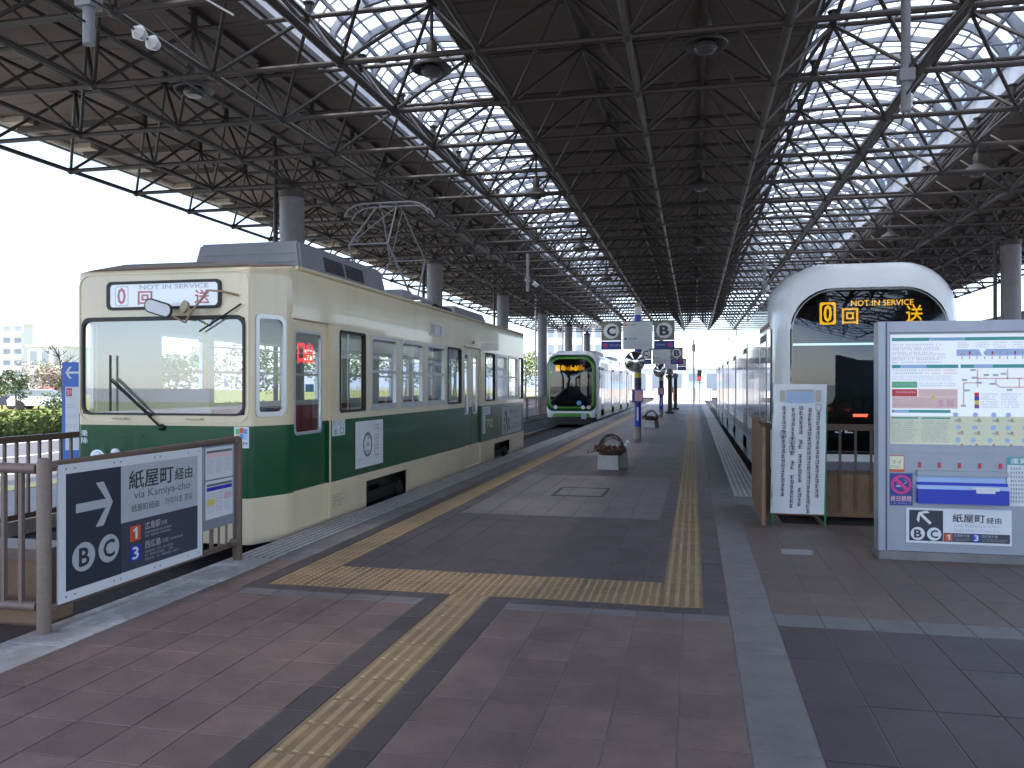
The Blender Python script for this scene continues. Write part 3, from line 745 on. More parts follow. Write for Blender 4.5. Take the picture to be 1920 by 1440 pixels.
column(9.3, 27.35, 'dark round steel column at the right edge above the information board')
column(9.3, 37.75, 'dark round steel column behind the white tram on the right side')
# hanging lamps
def lamp_proto():
    t = thing('hanging_lamp', 'x', 'lamp', (0, 0, 0), 'bell lamps hung from the canopy')
    MB().tube((0, 0, .46), (0, 0, 1.03), .028, 8).build('stem', 'lamp', t, smooth=40)
    MB().lathe((0, 0, 0), [(.085, .22), (.085, .40), (.05, .46)], 14).build('ballast_box', 'lamp', t, smooth=40)
    MB().lathe((0, 0, 0), [(.05, .24), (.13, .20), (.24, .12), (.31, .05), (.31, .03), (.285, .03), (.22, .10), (.12, .17), (.05, .19)], 24).build('shade', 'lamp', t, smooth=35)
    MB().lathe((0, 0, 0), [(.03, -.07), (.12, -.06), (.165, -.01), (.165, .04), (.12, .09)], 20).build('lens', 'lampglass', t, smooth=40)
    return t
LP = lamp_proto(); first = True
rows = [(-7.85, 'far left ceiling'), (-3.85, 'left skylight'), (.15, 'middle ceiling'), (6.15, 'right skylight')]
for ri, (x, nm) in enumerate(rows):
    for k in range(4):
        if ri == 3 and k == 0: continue
        y = 11.75 + 8.32 * k
        lb = 'bell shaped hanging lamp of the %s row, %s from the camera' % (nm, ['first', 'second', 'third', 'fourth'][k])
        if first: LP.location = (x, y, 6.30); LP['label'] = lb; first = False
        else: copy_tree(LP, (x, y, 6.30), label=lb)
# overhead line: hanger pipes, insulators, wires
def hanger(x, y, side, label):
    t = thing('wire_hanger', label, 'wire hanger', (x, y, 4.78), 'overhead wire hangers')
    MB().lathe((x, y, 0), [(.055, 4.78), (.055, 6.06)], 12).build('pipe', 'pipe_grey', t, smooth=40)
    g = MB(); g.box(x - .085, y - .085, 5.12, x + .085, y + .085, 5.26); g.build('clamp', 'pipe_grey', t)
    g = MB(); g.tube((x - .05, y, 5.2), (x - side * .75, y - .35, 6.05), .022, 8); g.build('brace', 'strut', t, smooth=40)
    g = MB()
    p = V3((x + .08, y + .05, 5.18)); d = V3((.12, .95, -.16)).normalized()
    g.tube(p, p + d * 1.2, .012, 6); g.build('tie_rod', 'wire', t)
    g = MB()
    for k in (0.42, .60):
        c = p + d * k; g.tube(c, c + d * .05, .035, 12, 0, .075); g.tube(c + d * .05, c + d * .13, .078, 12, 0, .05)
    g.build('insulator', 'porcelain', t, smooth=40)
    return t
hanger(-5.525, 6.62, 1, 'grey hanger pipe with white insulators above the cream tram front')
hanger(2.4, 10.3, -1, 'grey hanger pipe under the right skylight above the white tram')
hanger(-5.525, 27.3, 1, 'grey hanger pipe between the cream tram and the green rimmed tram')
hanger(2.4, 30.0, -1, 'far grey hanger pipe above the middle of the white tram')
for x, lb in ((-5.525, 'thin dark contact wire running above the left track'), (2.4, 'thin dark contact wire running above the right track')):
    g = MB(); g.path([(x, -5, 4.98), (x, 16, 4.97), (x, 40, 4.98), (x, 90, 4.98)], .012, 6)
    g.path([(x + .1, -5, 5.22), (x + .1, 6.6, 5.16), (x + .1, 17, 5.06), (x + .1, 27.3, 5.16), (x + .1, 48, 5.08), (x + .1, 90, 5.1)], .009, 6)
    tag(g.build('contact_wire', 'wire'), lb, 'wire')
g = MB()
for k in range(2): 
    c = V3((-4.95 + k * .085, 7.05 - k*.03, 5.53 - k * .05)); g.tube(c, c + V3((.05, -.02, -.03)), .035, 14, 0, .075); g.tube(c + V3((.05, -.02, -.03)), c + V3((.09, -.04, -.05)), .078, 14, 0, .05)
g.path([(-4.5, 7.4, 5.3), (-4.95, 7.1, 5.54), (-5.4, 6.7, 5.75), (-6.85, 5.5, 6.08)], .010, 6)
tag(g.build('span_insulator', 'porcelain', smooth=40), 'pair of white disc insulators on a span wire at the top left', 'insulator')

# ================================================================== CREAM AND GREEN TRAM
XC = -5.525; XS = -4.30; YF, YR = 7.70, 21.20
T1 = thing('cream_green_tram', 'old cream tram with a broad dark green band at the left platform edge', 'tram', (XC, YF, -.26))
ZG0, ZG1 = 0.42, 1.17
fc = [(-4.53, 7.70), (-4.505, 7.707), (-4.485, 7.728), (-4.47, 7.762), (-4.318, 8.13), (-4.304, 8.185), (-4.30, 8.25)]   # right front corner
mx = lambda p: (2 * XC - p[0], p[1]); my = lambda p: (p[0], YF + YR - p[1])
Z0, Z1 = -0.06, 2.76
paintf = lambda z, s: 1 if ZG0 < z < ZG1 else 0
body = MB()
SIDE = [(9.48, 10.28, 0), (10.48, 11.47, 1), (11.67, 12.66, 1), (12.86, 13.86, 1), (14.05, 14.90, 0), (16.76, 17.58, 0), (17.76, 18.75, 1), (18.94, 19.94, 1), (20.14, 20.60, 0)]
ZW0, ZW1, ZWM = 1.265, 2.275, 1.785
DOORS = [(8.27, 9.17), (15.15, 16.38)]
BOG = [(10.32, 12.0), (17.54, 19.25)]
yo = 8.25
holes = [(a - yo, b - yo, ZW0, ZW1) for a, b, k in SIDE] + [(a - yo, b - yo, 0.0, 2.33) for a, b in DOORS] + [(a - yo, b - yo, Z0, 0.31) for a, b in BOG]
wall(body, [(XS, yo), (XS, YR - .55)], Z0, Z1, holes, (ZG0, ZG1), paintf, .05, 2)
lh = [(YR - .55 - b, YR - .55 - a, ZW0, ZW1) for a, b in [(9.3, 10.28)] + [(s[0], s[1]) for s in SIDE[1:]] + [(15.2, 16.3)]]
wall(body, [(2 * XC - XS, YR - .55), (2 * XC - XS, yo)], Z0, Z1, lh, (ZG0, ZG1), paintf, .05, 2)
WS = (-6.50, 1.285, -4.555, 2.305)      # windscreen
wall(body, [(2 * XC + 4.53, YF), (-4.53, YF)], Z0, Z1, [(WS[0] - (2 * XC + 4.53), WS[2] - (2 * XC + 4.53), WS[1], WS[3])], (ZG0, ZG1), paintf, .05, 2)
rf = [my(p) for p in fc][::-1]
wall(body, [(-4.53, YR), (2 * XC + 4.53, YR)], Z0, Z1, [(.1, 1.85, 1.3, 2.3)], (ZG0, ZG1), paintf, .05, 2)
ds = lambda p, q: math.hypot(p[0] - q[0], p[1] - q[1])
acc = [0]
for a, b in zip(fc, fc[1:]): acc.append(acc[-1] + ds(a, b))
ch = [(acc[3] + .012, acc[4] - .012, 1.285, 2.325)]
wall(body, fc, Z0, Z1, ch, (ZG0, ZG1), paintf, .05, 2)
L_ = acc[-1]
wall(body, [mx(p) for p in fc][::-1], Z0, Z1, [(L_ - ch[0][1], L_ - ch[0][0], 1.285, 2.325)], (ZG0, ZG1), paintf, .05, 2)
wall(body, rf, Z0, Z1, [(L_ - ch[0][1], L_ - ch[0][0], 1.285, 2.325)], (ZG0, ZG1), paintf, .05, 2)
wall(body, [mx(p) for p in rf][::-1], Z0, Z1, ch, (ZG0, ZG1), paintf, .05, 2)
body.build('body', ['cream', 'green', 'inner'], T1, smooth=38, weld=True)
# roof with gutter rim
peri = [p for p in fc] + [(XS, y) for y in (12, 16)] + rf
peri = peri + [mx(p) for p in peri[::-1]]
def rring(inset, z, crown=0.0):
    out = []
    for x, y in peri:
        fx = 1 - inset / 1.225; fy = 1 - inset / 6.75
        xx = XC + (x - XC) * fx; yy = (YF + YR) / 2 + (y - (YF + YR) / 2) * fy
        e = 1.0 if 8.3 < y < YR - .6 else 0.0 if y < 7.75 or y > YR - .05 else min(1, (y - 7.75) / .5) if y < 9 else min(1, (YR - .05 - y) / .5)
        ze = e * 2.905 + (1 - e) * (2.83 + .10 * (1 - (min(1, abs(x - XC) / 1.0)) ** 2))
        out.append((xx, yy, z if crown == 0 else ze + z))
    return out
roof = MB(); roof.loft([rring(0.0, 2.76), rring(0.0, -.035, 1), rring(.008, -.012, 1), rring(.022, .0, 1), rring(.05, .012, 1), rring(.10, .035, 1), rring(.35, 2.955), rring(.75, 2.985), rring(1.15, 3.00)], cap1=True, mis=[0, 0, 0, 1, 1, 2, 2, 2])
for sx_ in (-1, 1): MB().path([(XC + sx_ * 1.235, 8.32, 2.895), (XC + sx_ * 1.245, 8.6, 2.90), (XC + sx_ * 1.245, 20.4, 2.90), (XC + sx_ * 1.235, 20.6, 2.895)], .022, 8).build('gutter', 'cream', T1, smooth=40)
roof.build('roof', ['cream', 'rust', 'rooftram'], T1, smooth=50, fixn=True)
FP = PL((0, YF, 0), (1, 0, 0), (0, 0, 1)); SP = PL((XS, 0, 0), (0, 1, 0), (0, 0, 1))
# windscreen
o = MB().ring(FP, rr(WS[0] - .008, WS[1] - .006, WS[2] + .008, WS[3] + .025, .10), rr(WS[0] + .018, WS[1] + .016, WS[2] - .018, WS[3] - .018, .085), -.02, .018).build('windscreen', 'rubber', T1, smooth=40)
MB().prism(FP, rr(WS[0] + .015, WS[1] + .015, WS[2] - .015, WS[3] - .015, .08), -.006, .001).build('pane', 'shield', o)
# pressed rim round the screen field
MB().ring(FP, rr(-6.545, 1.20, -4.505, 2.80, .14, 8), rr(-6.53, 1.215, -4.52, 2.785, .13, 8), .0, .010).build('front_moulding', 'cream', T1, smooth=40)
# destination box
o = MB().ring(FP, rr(-6.19, 2.405, -4.82, 2.71, .055), rr(-6.155, 2.435, -4.855, 2.68, .04), -.004, .022).build('destination_box', 'rubber', T1, smooth=40)
MB().prism(FP, rr(-6.16, 2.43, -4.85, 2.685, .04), 0.001, .006).build('blind', 'poster', o)
tx = MB()
text_into(tx, '0', FP, -6.06, 2.47, -5.965, 2.64, .0085, 0, .02); text_into(tx, '回', FP, -5.81, 2.46, -5.64, 2.60, .0085, 0, .025); text_into(tx, '送', FP, -5.13, 2.46, -4.96, 2.60, .0085, 0, .025)
text_into(tx, 'NOT IN SERVICE', FP, -5.79, 2.622, -4.97, 2.668, .0085, 1, .015)
tx.ring(FP, rr(-6.09, 2.45, -5.93, 2.66, .02), rr(-6.083, 2.457, -5.937, 2.653, .018), .0065, .0085, 1)
tx.build('blind_lettering', ['redp', 'inklight'], o)
MB().prism(FP, rr(-6.15, 2.44, -4.86, 2.675, .035), .012, .014).build('pane', 'clear', o)
# corner windows
def corner_win(a, b, flip=False):
    d = (Vector((b[0], b[1], 0)) - Vector((a[0], a[1], 0))); l = d.length; pl = PL((a[0], a[1], 0), d, (0, 0, 1))
    o = MB().ring(pl, rr(-.012, 1.265, l + .012, 2.345, (.05, .09, .09, .05)), rr(.03, 1.315, l - .03, 2.30, (.03, .07, .07, .03)), -.02, .014).build('corner_window', 'alu', T1, smooth=40)
    MB().prism(pl, rr(.02, 1.305, l - .02, 2.31, .05), -.008, -.002).build('pane', 'win', o)
corner_win((-4.464, 7.775), (-4.324, 8.117)); corner_win(mx((-4.324, 8.117)), mx((-4.464, 7.775)))
# side windows
def side_win(pl, a, b, kind, glassm='win', z0=ZW0, z1=ZW1):
    o_ = MB()
    t = .045 if kind else .018
    o_.ring(pl, rr(a - .012, z0 - .012, b + .012, z1 + .012, .05), rr(a + t, z0 + t, b - t, z1 - t, .035), -.045, .010)
    if kind:
        o_.pbox(pl, a + t, ZWM - .02, b - t, ZWM + .02, -.03, .004)
        o_.pbox(pl, a + t, z0 + t, b - t, z0 + t + .03, -.03, -.002)
    w = o_.build('window', 'alu' if kind else 'rubber', T1, smooth=40)
    MB().pbox(pl, a + .01, z0 + .01, b - .01, z1 - .01, -.026, -.020).build('pane', glassm, w)
for a, b, k in SIDE: side_win(SP, a, b, k, 'win' if k else 'wind')
LPn = PL((2 * XC - XS, 0, 0), (0, -1, 0), (0, 0, 1))
for a, b in [(9.3, 10.28)] + [(s[0], s[1]) for s in SIDE[1:]] + [(15.2, 16.3)]: side_win(LPn, -b, -a, 1)
# doors
def leaf(a, b, z0=-.02, z1=2.36, win=(.09, .10, 1.05, 2.21), recess=-.035):
    pl = PL((XS + recess, a, 0), (0, 1, 0), (0, 0, 1)); w = b - a
    d = MB(); wall(d, [(XS + recess, a), (XS + recess, b)], z0, z1, [(win[0], w - win[1], win[2], win[3])], (ZG0, ZG1), paintf, .03, 2)
    o = d.build('door', ['cream', 'green', 'inner'], T1)
    g_ = MB().ring(pl, rr(win[0] - .012, win[2] - .012, w - win[1] + .012, win[3] + .012, .06), rr(win[0] + .02, win[2] + .02, w - win[1] - .02, win[3] - .02, .05), -.02, .006).build('window_gasket', 'alu', o, smooth=40)
    MB().pbox(pl, win[0] + .005, win[2] + .005, w - win[1] - .005, win[3] - .005, -.018, -.012).build('pane', 'win', o)
    return o
leaf(8.275, 9.165, win=(.085, .14, 1.05, 2.21))
leaf(15.155, 15.76, win=(.06, .25, 1.03, 2.21)); leaf(15.77, 16.375, win=(.08, .19, 1.03, 2.21))
MB().pbox(SP, 8.21, 2.335, 9.24, 2.375, -.01, .035).build('rain_strip', 'cream', T1)
MB().pbox(SP, 15.1, 2.335, 16.44, 2.37, -.01, .03).build('rain_strip', 'cream', T1)
MB().pbox(SP, 9.172, .0, 9.20, 2.3, .0, .012).build('door_post', 'cream', T1)
# side sign box and notices
o = MB().ring(SP, rr(12.98, 2.435, 13.71, 2.65, .03), rr(13.03, 2.465, 13.66, 2.62, .02), -.02, .012).build('side_sign_box', 'alu', T1)
MB().pbox(SP, 13.02, 2.45, 13.67, 2.63, .0005, .006).build('blind', 'inner', o); MB().pbox(SP, 13.28, 2.47, 13.55, 2.61, .0065, .009).build('paper_slip', 'paper', o)
MB().lathe((XS, 15.72, 2.44), [(.012, -.0), (.03, .012), (.03, .02), (.018, .04)], 12, axis='x').build('side_lamp', 'brass', T1, smooth=40)
rn = random.Random(3)
def notice(pl, a0, b0, a1, b1, marks, name='notice', mats=('paper', 'ink')):
    g_ = MB().pbox(pl, a0, b0, a1, b1, .0005, .003); o_ = g_.build(name, mats[0], T1); m_ = MB(); marks(m_, pl); m_.build('print', list(mats[1:]), o_); return o_
def m_oneman(m, pl):
    text_into(m, 'ワンマン', pl, 9.275, 1.085, 9.605, 1.155, .004); text_into(m, '出', pl, 9.30, .99, 9.39, 1.07, .004); text_into(m, '口', pl, 9.48, .99, 9.58, 1.07, .004)
notice(SP, 9.255, .975, 9.625, 1.168, m_oneman)
def m_poster(m, pl):
    n = 40; rn2 = random.Random(4)
    oo = [(10.36 + (.155 + rn2.uniform(-.006, .008)) * math.cos(k / n * 6.2832), .80 + (.165 + rn2.uniform(-.006, .006)) * math.sin(k / n * 6.2832)) for k in range(n)]
    ii = [(10.36 + (.125 + rn2.uniform(-.008, .006)) * math.cos(k / n * 6.2832), .80 + (.135 + rn2.uniform(-.006, .006)) * math.sin(k / n * 6.2832)) for k in range(n)]
    m.ring(pl, oo, ii, .0035, .0045, 0)
    for k, z in enumerate((.90, .80, .70)): scribble(m, pl, 10.31, z - .045, 10.41, z + .05, .0045, 1, rn2, 0, .7, 1.0, .9)
    for k in range(3):
        for j in range(10): 
            if rn2.random() < .85: m.pbox(pl, 10.60 + k * .055, 1.03 - j * .045, 10.635 + k * .055, 1.06 - j * .045, .0035, .0045, 1)
    m.pbox(pl, 10.78, .98, 10.80, 1.06, .0035, .0045, 2); m.pbox(pl, 10.83, .96, 10.85, 1.02, .0035, .0045, 2)
    scribble(m, pl, 10.02, .585, 10.33, .64, .0045, 1, rn2, 2, .6, 1.0); scribble(m, pl, 10.02, .545, 10.26, .575, .0045, 1, rn2, 1, .6, 1.0)
notice(SP, 9.955, .505, 10.915, 1.12, m_poster, 'poster', ('paper', 'inkgrey', 'inklight', 'pink'))
def m_post2(m, pl):
    rn2 = random.Random(8)
    for k in range(14): 
        a, b = 18.45 + rn2.uniform(0, .55), .50 + rn2.uniform(0, .48); m.prism(pl, circ(a, b, rn2.uniform(.04, .09), 9), .0035, .0035 + .0004 * (k % 3 + 1), k % 2)
    m.prism(pl, circ(19.18, .97, .06, 12), .0035, .0045, 1)
    scribble(m, pl, 19.3, .90, 20.25, 1.01, .0045, 1, rn2, 1, .6, 1.0); scribble(m, pl, 19.55, .80, 20.0, .86, .0045, 1, rn2, 0, .6, 1.0); scribble(m, pl, 19.3, .55, 20.2, .70, .0045, 2, rn2, 1, .6, .8)
notice(SP, 18.25, .45, 20.38, 1.09, m_post2, 'poster', ('signgrey', 'ink', 'inkgrey'))
notice(SP, 16.50, .97, 17.15, 1.145, lambda m, pl: scribble(m, pl, 16.53, .99, 17.12, 1.13, .004, 2, rn, 0), 'notice', ('paper', 'inklight'))
notice(SP, 16.50, .58, 16.74, .965, lambda m, pl: scribble(m, pl, 16.52, .60, 16.72, .95, .004, 4, rn, 0), 'notice', ('paper', 'inklight'))
m_ = MB(); text_into(m_, '702', SP, 16.86, .69, 17.40, .87, .002, 0, .015); m_.build('fleet_number', 'beigelt', T1)
m_ = MB(); scribble(m_, SP, 9.27, .10, 9.60, .27, .002, 5, rn, 0); m_.build('data_lettering', 'inkgrey', T1)
o = MB().pbox(FP, -4.675, .945, -4.505, 1.165, .0005, .003).build('card_sticker', 'paper', T1)
m_ = MB()
for k, (c, a, b) in enumerate([(0, -4.655, 1.09), (1, -4.61, 1.10), (2, -4.565, 1.09), (3, -4.655, 1.03), (2, -4.61, 1.04), (4, -4.565, 1.03)]): m_.prism(FP, rr(a, b, a + .045, b + .055, .008, 2), .0032, .0042, c)
text_into(m_, 'PASPY', FP, -4.665, .965, -4.515, 1.005, .0042, 5, .01); m_.build('print', ['leafg', 'orange', 'skyblue', 'ylw', 'palblue', 'ink'], o)
m_ = MB(); text_into(m_, '乗', FP, -6.52, 1.045, -6.44, 1.11, .002, 0, .02); text_into(m_, '降', FP, -6.52, .965, -6.44, 1.03, .002, 0, .02); m_.build('front_lettering', 'paper', T1)
# headlights, wipers, mirrors, grips, bumper
for x in (-6.28, -4.77):
    o = MB().lathe((x, YF, .81), [(.095, 0), (.095, .05), (.08, .055)], 20, axis='-y').build('headlight', 'alu', T1, smooth=40)
    MB().lathe((x, YF, .81), [(.08, .056), (.07, .075), (.02, .088)], 20, axis='-y').build('lens', 'porcelain', o, smooth=40)
for x in (-6.08, -4.97): MB().lathe((x, YF, .87), [(.05, 0), (.05, .03), (.02, .045)], 16, axis='-y').build('marker_lamp', 'porcelain', T1, smooth=40)
MB().pbox(FP, -6.35, 1.055, -5.75, 1.068, 0, .014).build('front_handle', 'green', T1)
for x in (-6.03, -5.13):
    g = MB(); g.path([(x - .09, YF, 1.24), (x - .08, YF - .035, 1.245), (x + .08, YF - .035, 1.245), (x + .09, YF, 1.24)], .011, 6); g.build('grip', 'cream', T1, smooth=40)
w = MB(); w.path([(-5.52, YF - .03, 1.15), (-5.70, YF - .05, 1.32), (-6.11, YF - .055, 1.655)], .012, 6); w.path([(-5.62, YF - .03, 1.27), (-5.80, YF - .05, 1.42), (-6.09, YF - .055, 1.67)], .007, 6)
w.path([(-5.70, YF - .05, 1.31), (-5.62, YF - .05, 1.27)], .009, 6); w.lathe((-5.52, YF, 1.15), [(.035, 0), (.035, .03), (.015, .05)], 12, axis='-y')
o = w.build('wiper', 'black', T1, smooth=40); MB().pbox(FP, -6.125, 1.32, -6.105, 1.92, .045, .06).build('blade', 'black', o)
w = MB(); w.path([(-4.58, YF - .03, 2.44), (-4.80, YF - .05, 2.30), (-5.05, YF - .05, 2.16)], .009, 6)
w.build('wiper', 'black', T1, smooth=40)
g = MB(); g.path([(-4.62, YF - .01, 2.53), (-4.74, YF - .12, 2.565), (-4.86, YF - .18, 2.57), (-5.02, YF - .22, 2.36), (-5.10, YF - .22, 2.24)], .012, 6)
g.path([(-5.10, YF - .22, 2.24), (-5.25, YF - .22, 2.31), (-5.42, YF - .22, 2.38)], .010, 6); g.build('mirror_arm', 'brass', T1, smooth=40)
mp = PL((-5.40, YF - .235, 2.395), (.96, -.06, -.28), (.26, -.02, .96))
o = MB().prism(mp, rr(-.17, -.075, .17, .075, .074, 8), -.012, .012).build('mirror', 'rubber', T1, smooth=40); MB().prism(mp, rr(-.155, -.06, .155, .06, .058, 8), .0121, .014).build('mirror_glass', 'offwhite', o)
mp = PL((-5.085, YF - .25, 2.40), (.72, -.5, -.42), (.45, .1, .85))
MB().prism(mp, rr(-.075, -.06, .075, .06, .055, 8), -.012, .012).build('mirror', 'brass', T1, smooth=40)
# air conditioner on the roof
def frust(mb, x0, x1, y0, y1, z0, z1, ix, iy, mi=0):
    vs = [(x0, y0, z0), (x1, y0, z0), (x1, y1, z0), (x0, y1, z0), (x0 + ix, y0 + iy, z1), (x1 - ix, y0 + iy, z1), (x1 - ix, y1 - iy, z1), (x0 + ix, y1 - iy, z1)]
    return mb.add(vs, [(4, 5, 6, 7), (0, 1, 5, 4), (1, 2, 6, 5), (2, 3, 7, 6), (3, 0, 4, 7), (3, 2, 1, 0)], mi)
ac = frust(MB(), -6.27, -4.72, 9.30, 12.20, 2.95, 3.40, .09, .07).build('air_conditioner', 'acgrey', T1)
bm = bmesh.new(); bm.from_mesh(ac.data); bmesh.ops.bevel(bm, geom=[e for e in bm.edges], offset=.03, segments=2, affect='EDGES'); bm.to_mesh(ac.data); bm.free()
def acx(z): return -4.72 - .09 * (z - 2.99) / .41
for (ya, yb) in ((10.02, 10.62), (10.70, 11.32)):
    for k in range(7):
        z = 3.10 + k * .028; g = MB()
        g.add([(acx(z) - .01, ya, z), (acx(z) + .008, ya, z), (acx(z) + .008, yb, z), (acx(z) - .01, yb, z), (acx(z + .018) - .01, ya, z + .018), (acx(z + .018) + .004, ya, z + .018), (acx(z + .018) + .004, yb, z + .018), (acx(z + .018) - .01, yb, z + .018)],
              [(0, 3, 2, 1), (4, 5, 6, 7), (0, 1, 5, 4), (1, 2, 6, 5), (2, 3, 7, 6), (3, 0, 4, 7)])
        g.build('louvre', 'black', ac)
g = MB()
for z in (3.13, 3.24): g.box(-6.1, 9.30 + (z - 2.99) * .17 - .006, z, -4.85, 9.32 + (z - 2.99) * .17, z + .012)
g.build('front_groove', 'acgrey', ac)
frust(MB(), -6.2, -4.86, 16.35, 19.2, 3.0, 3.27, .08, .25).build('resistor_box', 'acgrey', T1)
frust(MB(), -5.2, -4.85, 13.25, 13.75, 3.03, 3.24, .02, .02).build('roof_box', 'pipe_grey', T1)
MB().tube((-4.95, 15.3, 3.1), (-4.95, 16.2, 3.1), .09, 12).build('air_tank', 'black', T1, smooth=40)
# pantograph
g = MB()
for sx in (-.55, .55): g.box(XC + sx - .03, 13.55, 3.18, XC + sx + .03, 15.2, 3.24)
for yy in (13.6, 14.35, 15.1): g.box(XC - .58, yy - .03, 3.165, XC + .58, yy + .03, 3.225)
for sx in (-.5, .5):
    for yy in (13.6, 15.1): g.lathe((XC + sx, yy, 0), [(.05, 3.03), (.07, 3.06), (.05, 3.09), (.07, 3.12), (.04, 3.165)], 10)
pan = g.build('pantograph', 'pipe_grey', T1, smooth=40)
g = MB()
for sx in (-1, 1):
    for sy in (-1, 1):
        base = V3((XC + sx * .48, 14.35 + sy * .22, 3.26)); knee = V3((XC + sx * .36, 14.35 + sy * 1.0, 4.05)); top = V3((XC + sx * .20, 14.35 + sy * .16, 4.86))
        g.tube(base, knee, .022, 8, 0, .018); g.tube(knee, top, .016, 8, 0, .013)
    
for sy in (-1, 1):
    g.tube((XC - .36, 14.35 + sy, 4.05), (XC + .36, 14.35 + sy, 4.05), .014, 6)
    g.tube((XC - .36, 14.35 + sy, 4.05), (XC + .20, 14.35 + sy * .16, 4.86), .009, 6)
g.build('pantograph_arms', 'pantgrey', pan, smooth=40)
g = MB()
for sy in (-1, 1):
    y = 14.35 + sy * .17
    g.path([(XC - .82, y, 4.72), (XC - .74, y, 4.85), (XC - .60, y, 4.92), (XC - .45, y, 4.945), (XC + .45, y, 4.945), (XC + .60, y, 4.92), (XC + .74, y, 4.85), (XC + .82, y, 4.72)], .018, 6)
for sx in (-.2, .2): g.tube((XC + sx, 14.18, 4.89), (XC + sx, 14.52, 4.89), .012, 6)
g.build('pantograph_head', 'pantgrey', pan, smooth=40)
# inside
MB().box(XC - 1.17, 8.3, .33, XC + 1.17, 20.6, .36).build('cabin_floor', 'floorin', T1)
MB().box(XC - 1.17, 8.3, 2.60, XC + 1.17, 20.6, 2.63).build('cabin_ceiling', 'inner', T1)
for sx, (y0, y1) in ((-1, (9.4, 15.0)), (-1, (16.7, 20.6)), (1, (9.6, 14.8)), (1, (16.8, 20.5))):
    g = MB(); x = XC + sx * 1.16
    g.box(min(x, x - sx * .48), y0, .55, max(x, x - sx * .48), y1, .80); g.box(min(x, x - sx * .10), y0, .80, max(x, x - sx * .10), y1, 1.25)
    g.build('bench_seat', 'seat', T1)
for sx in (-.62, .62):
    for y in (9.45, 11.6, 13.9, 16.6, 18.8):
        MB().tube((XC + sx, y, .36), (XC + sx, y, 2.6), .017, 8).build('grab_pole', 'yellowpole' if y in (9.45, 11.6) else 'alu', T1, smooth=40)
    MB().tube((XC + sx, 9.4, 2.1), (XC + sx, 20.5, 2.1), .014, 6).build('strap_rail', 'alu', T1)
MB().box(XC - 1.1, 8.95, .36, XC - .25, 9.0, 1.55).build('cab_partition', 'inner', T1)
MB().box(XC - 1.0, 7.78, .36, XC + .85, 8.1, 1.18).build('driver_desk', 'inner', T1)
MB().box(XC + .25, 8.75, .36, XC + .62, 9.0, 1.35).build('fare_box', 'slate', T1)
MB().box(XC + .30, 8.74, 1.02, XC + .55, 8.752, 1.2).build('fare_sign', 'skyblue', T1)
MB().box(XC - .75, 8.45, .7, XC - .3, 8.9, .78).build('driver_seat', 'seat', T1)
for x in (-.35, .35): MB().box(XC + x - .05, 8.3, 2.565, XC + x + .05, 20.6, 2.598).build('ceiling_light', 'tube', T1)
m_ = MB(); DP = PL((XS - .075, 0, 0), (0, 1, 0), (0, 0, 1))
text_into(m_, '口', DP, 8.52, 1.85, 8.67, 2.07, 0, 0, .03); text_into(m_, '出', DP, 8.72, 1.85, 8.89, 2.08, 0, 0, .02); m_.build('door_sign', 'ledred', T1)
MB().pbox(DP, 8.72, 1.52, 8.92, 1.61, -.01, 0).build('door_notice', 'skyblue', T1)
# bogies
for (a, b) in BOG:
    c = (a + b) / 2; g = MB()
    for sx in (-1.0, 1.0): g.box(XC + sx - .05, c - .95, -.06, XC + sx + .05, c + .95, .10)
    g.box(XC - 1.0, c - .18, -.08, XC + 1.0, c + .18, .16); bo = g.build('bogie', 'bogie', T1)
    for sy in (-.75, .75):
        for sx in (-.7175, .7175): MB().tube((XC + sx - .06, c + sy, .04), (XC + sx + .06, c + sy, .04), .30, 20).build('wheel', 'bogie', bo, smooth=40)
        MB().lathe((XC + 1.05, c + sy, .02), [(.13, -.05), (.13, .06), (.06, .09)], 12, axis='x').build('axle_box', 'bogie', bo, smooth=40)
MB().box(XC - 1.0, 7.85, -.02, XC + 1.0, 21.0, .32).build('underframe', 'black', T1)

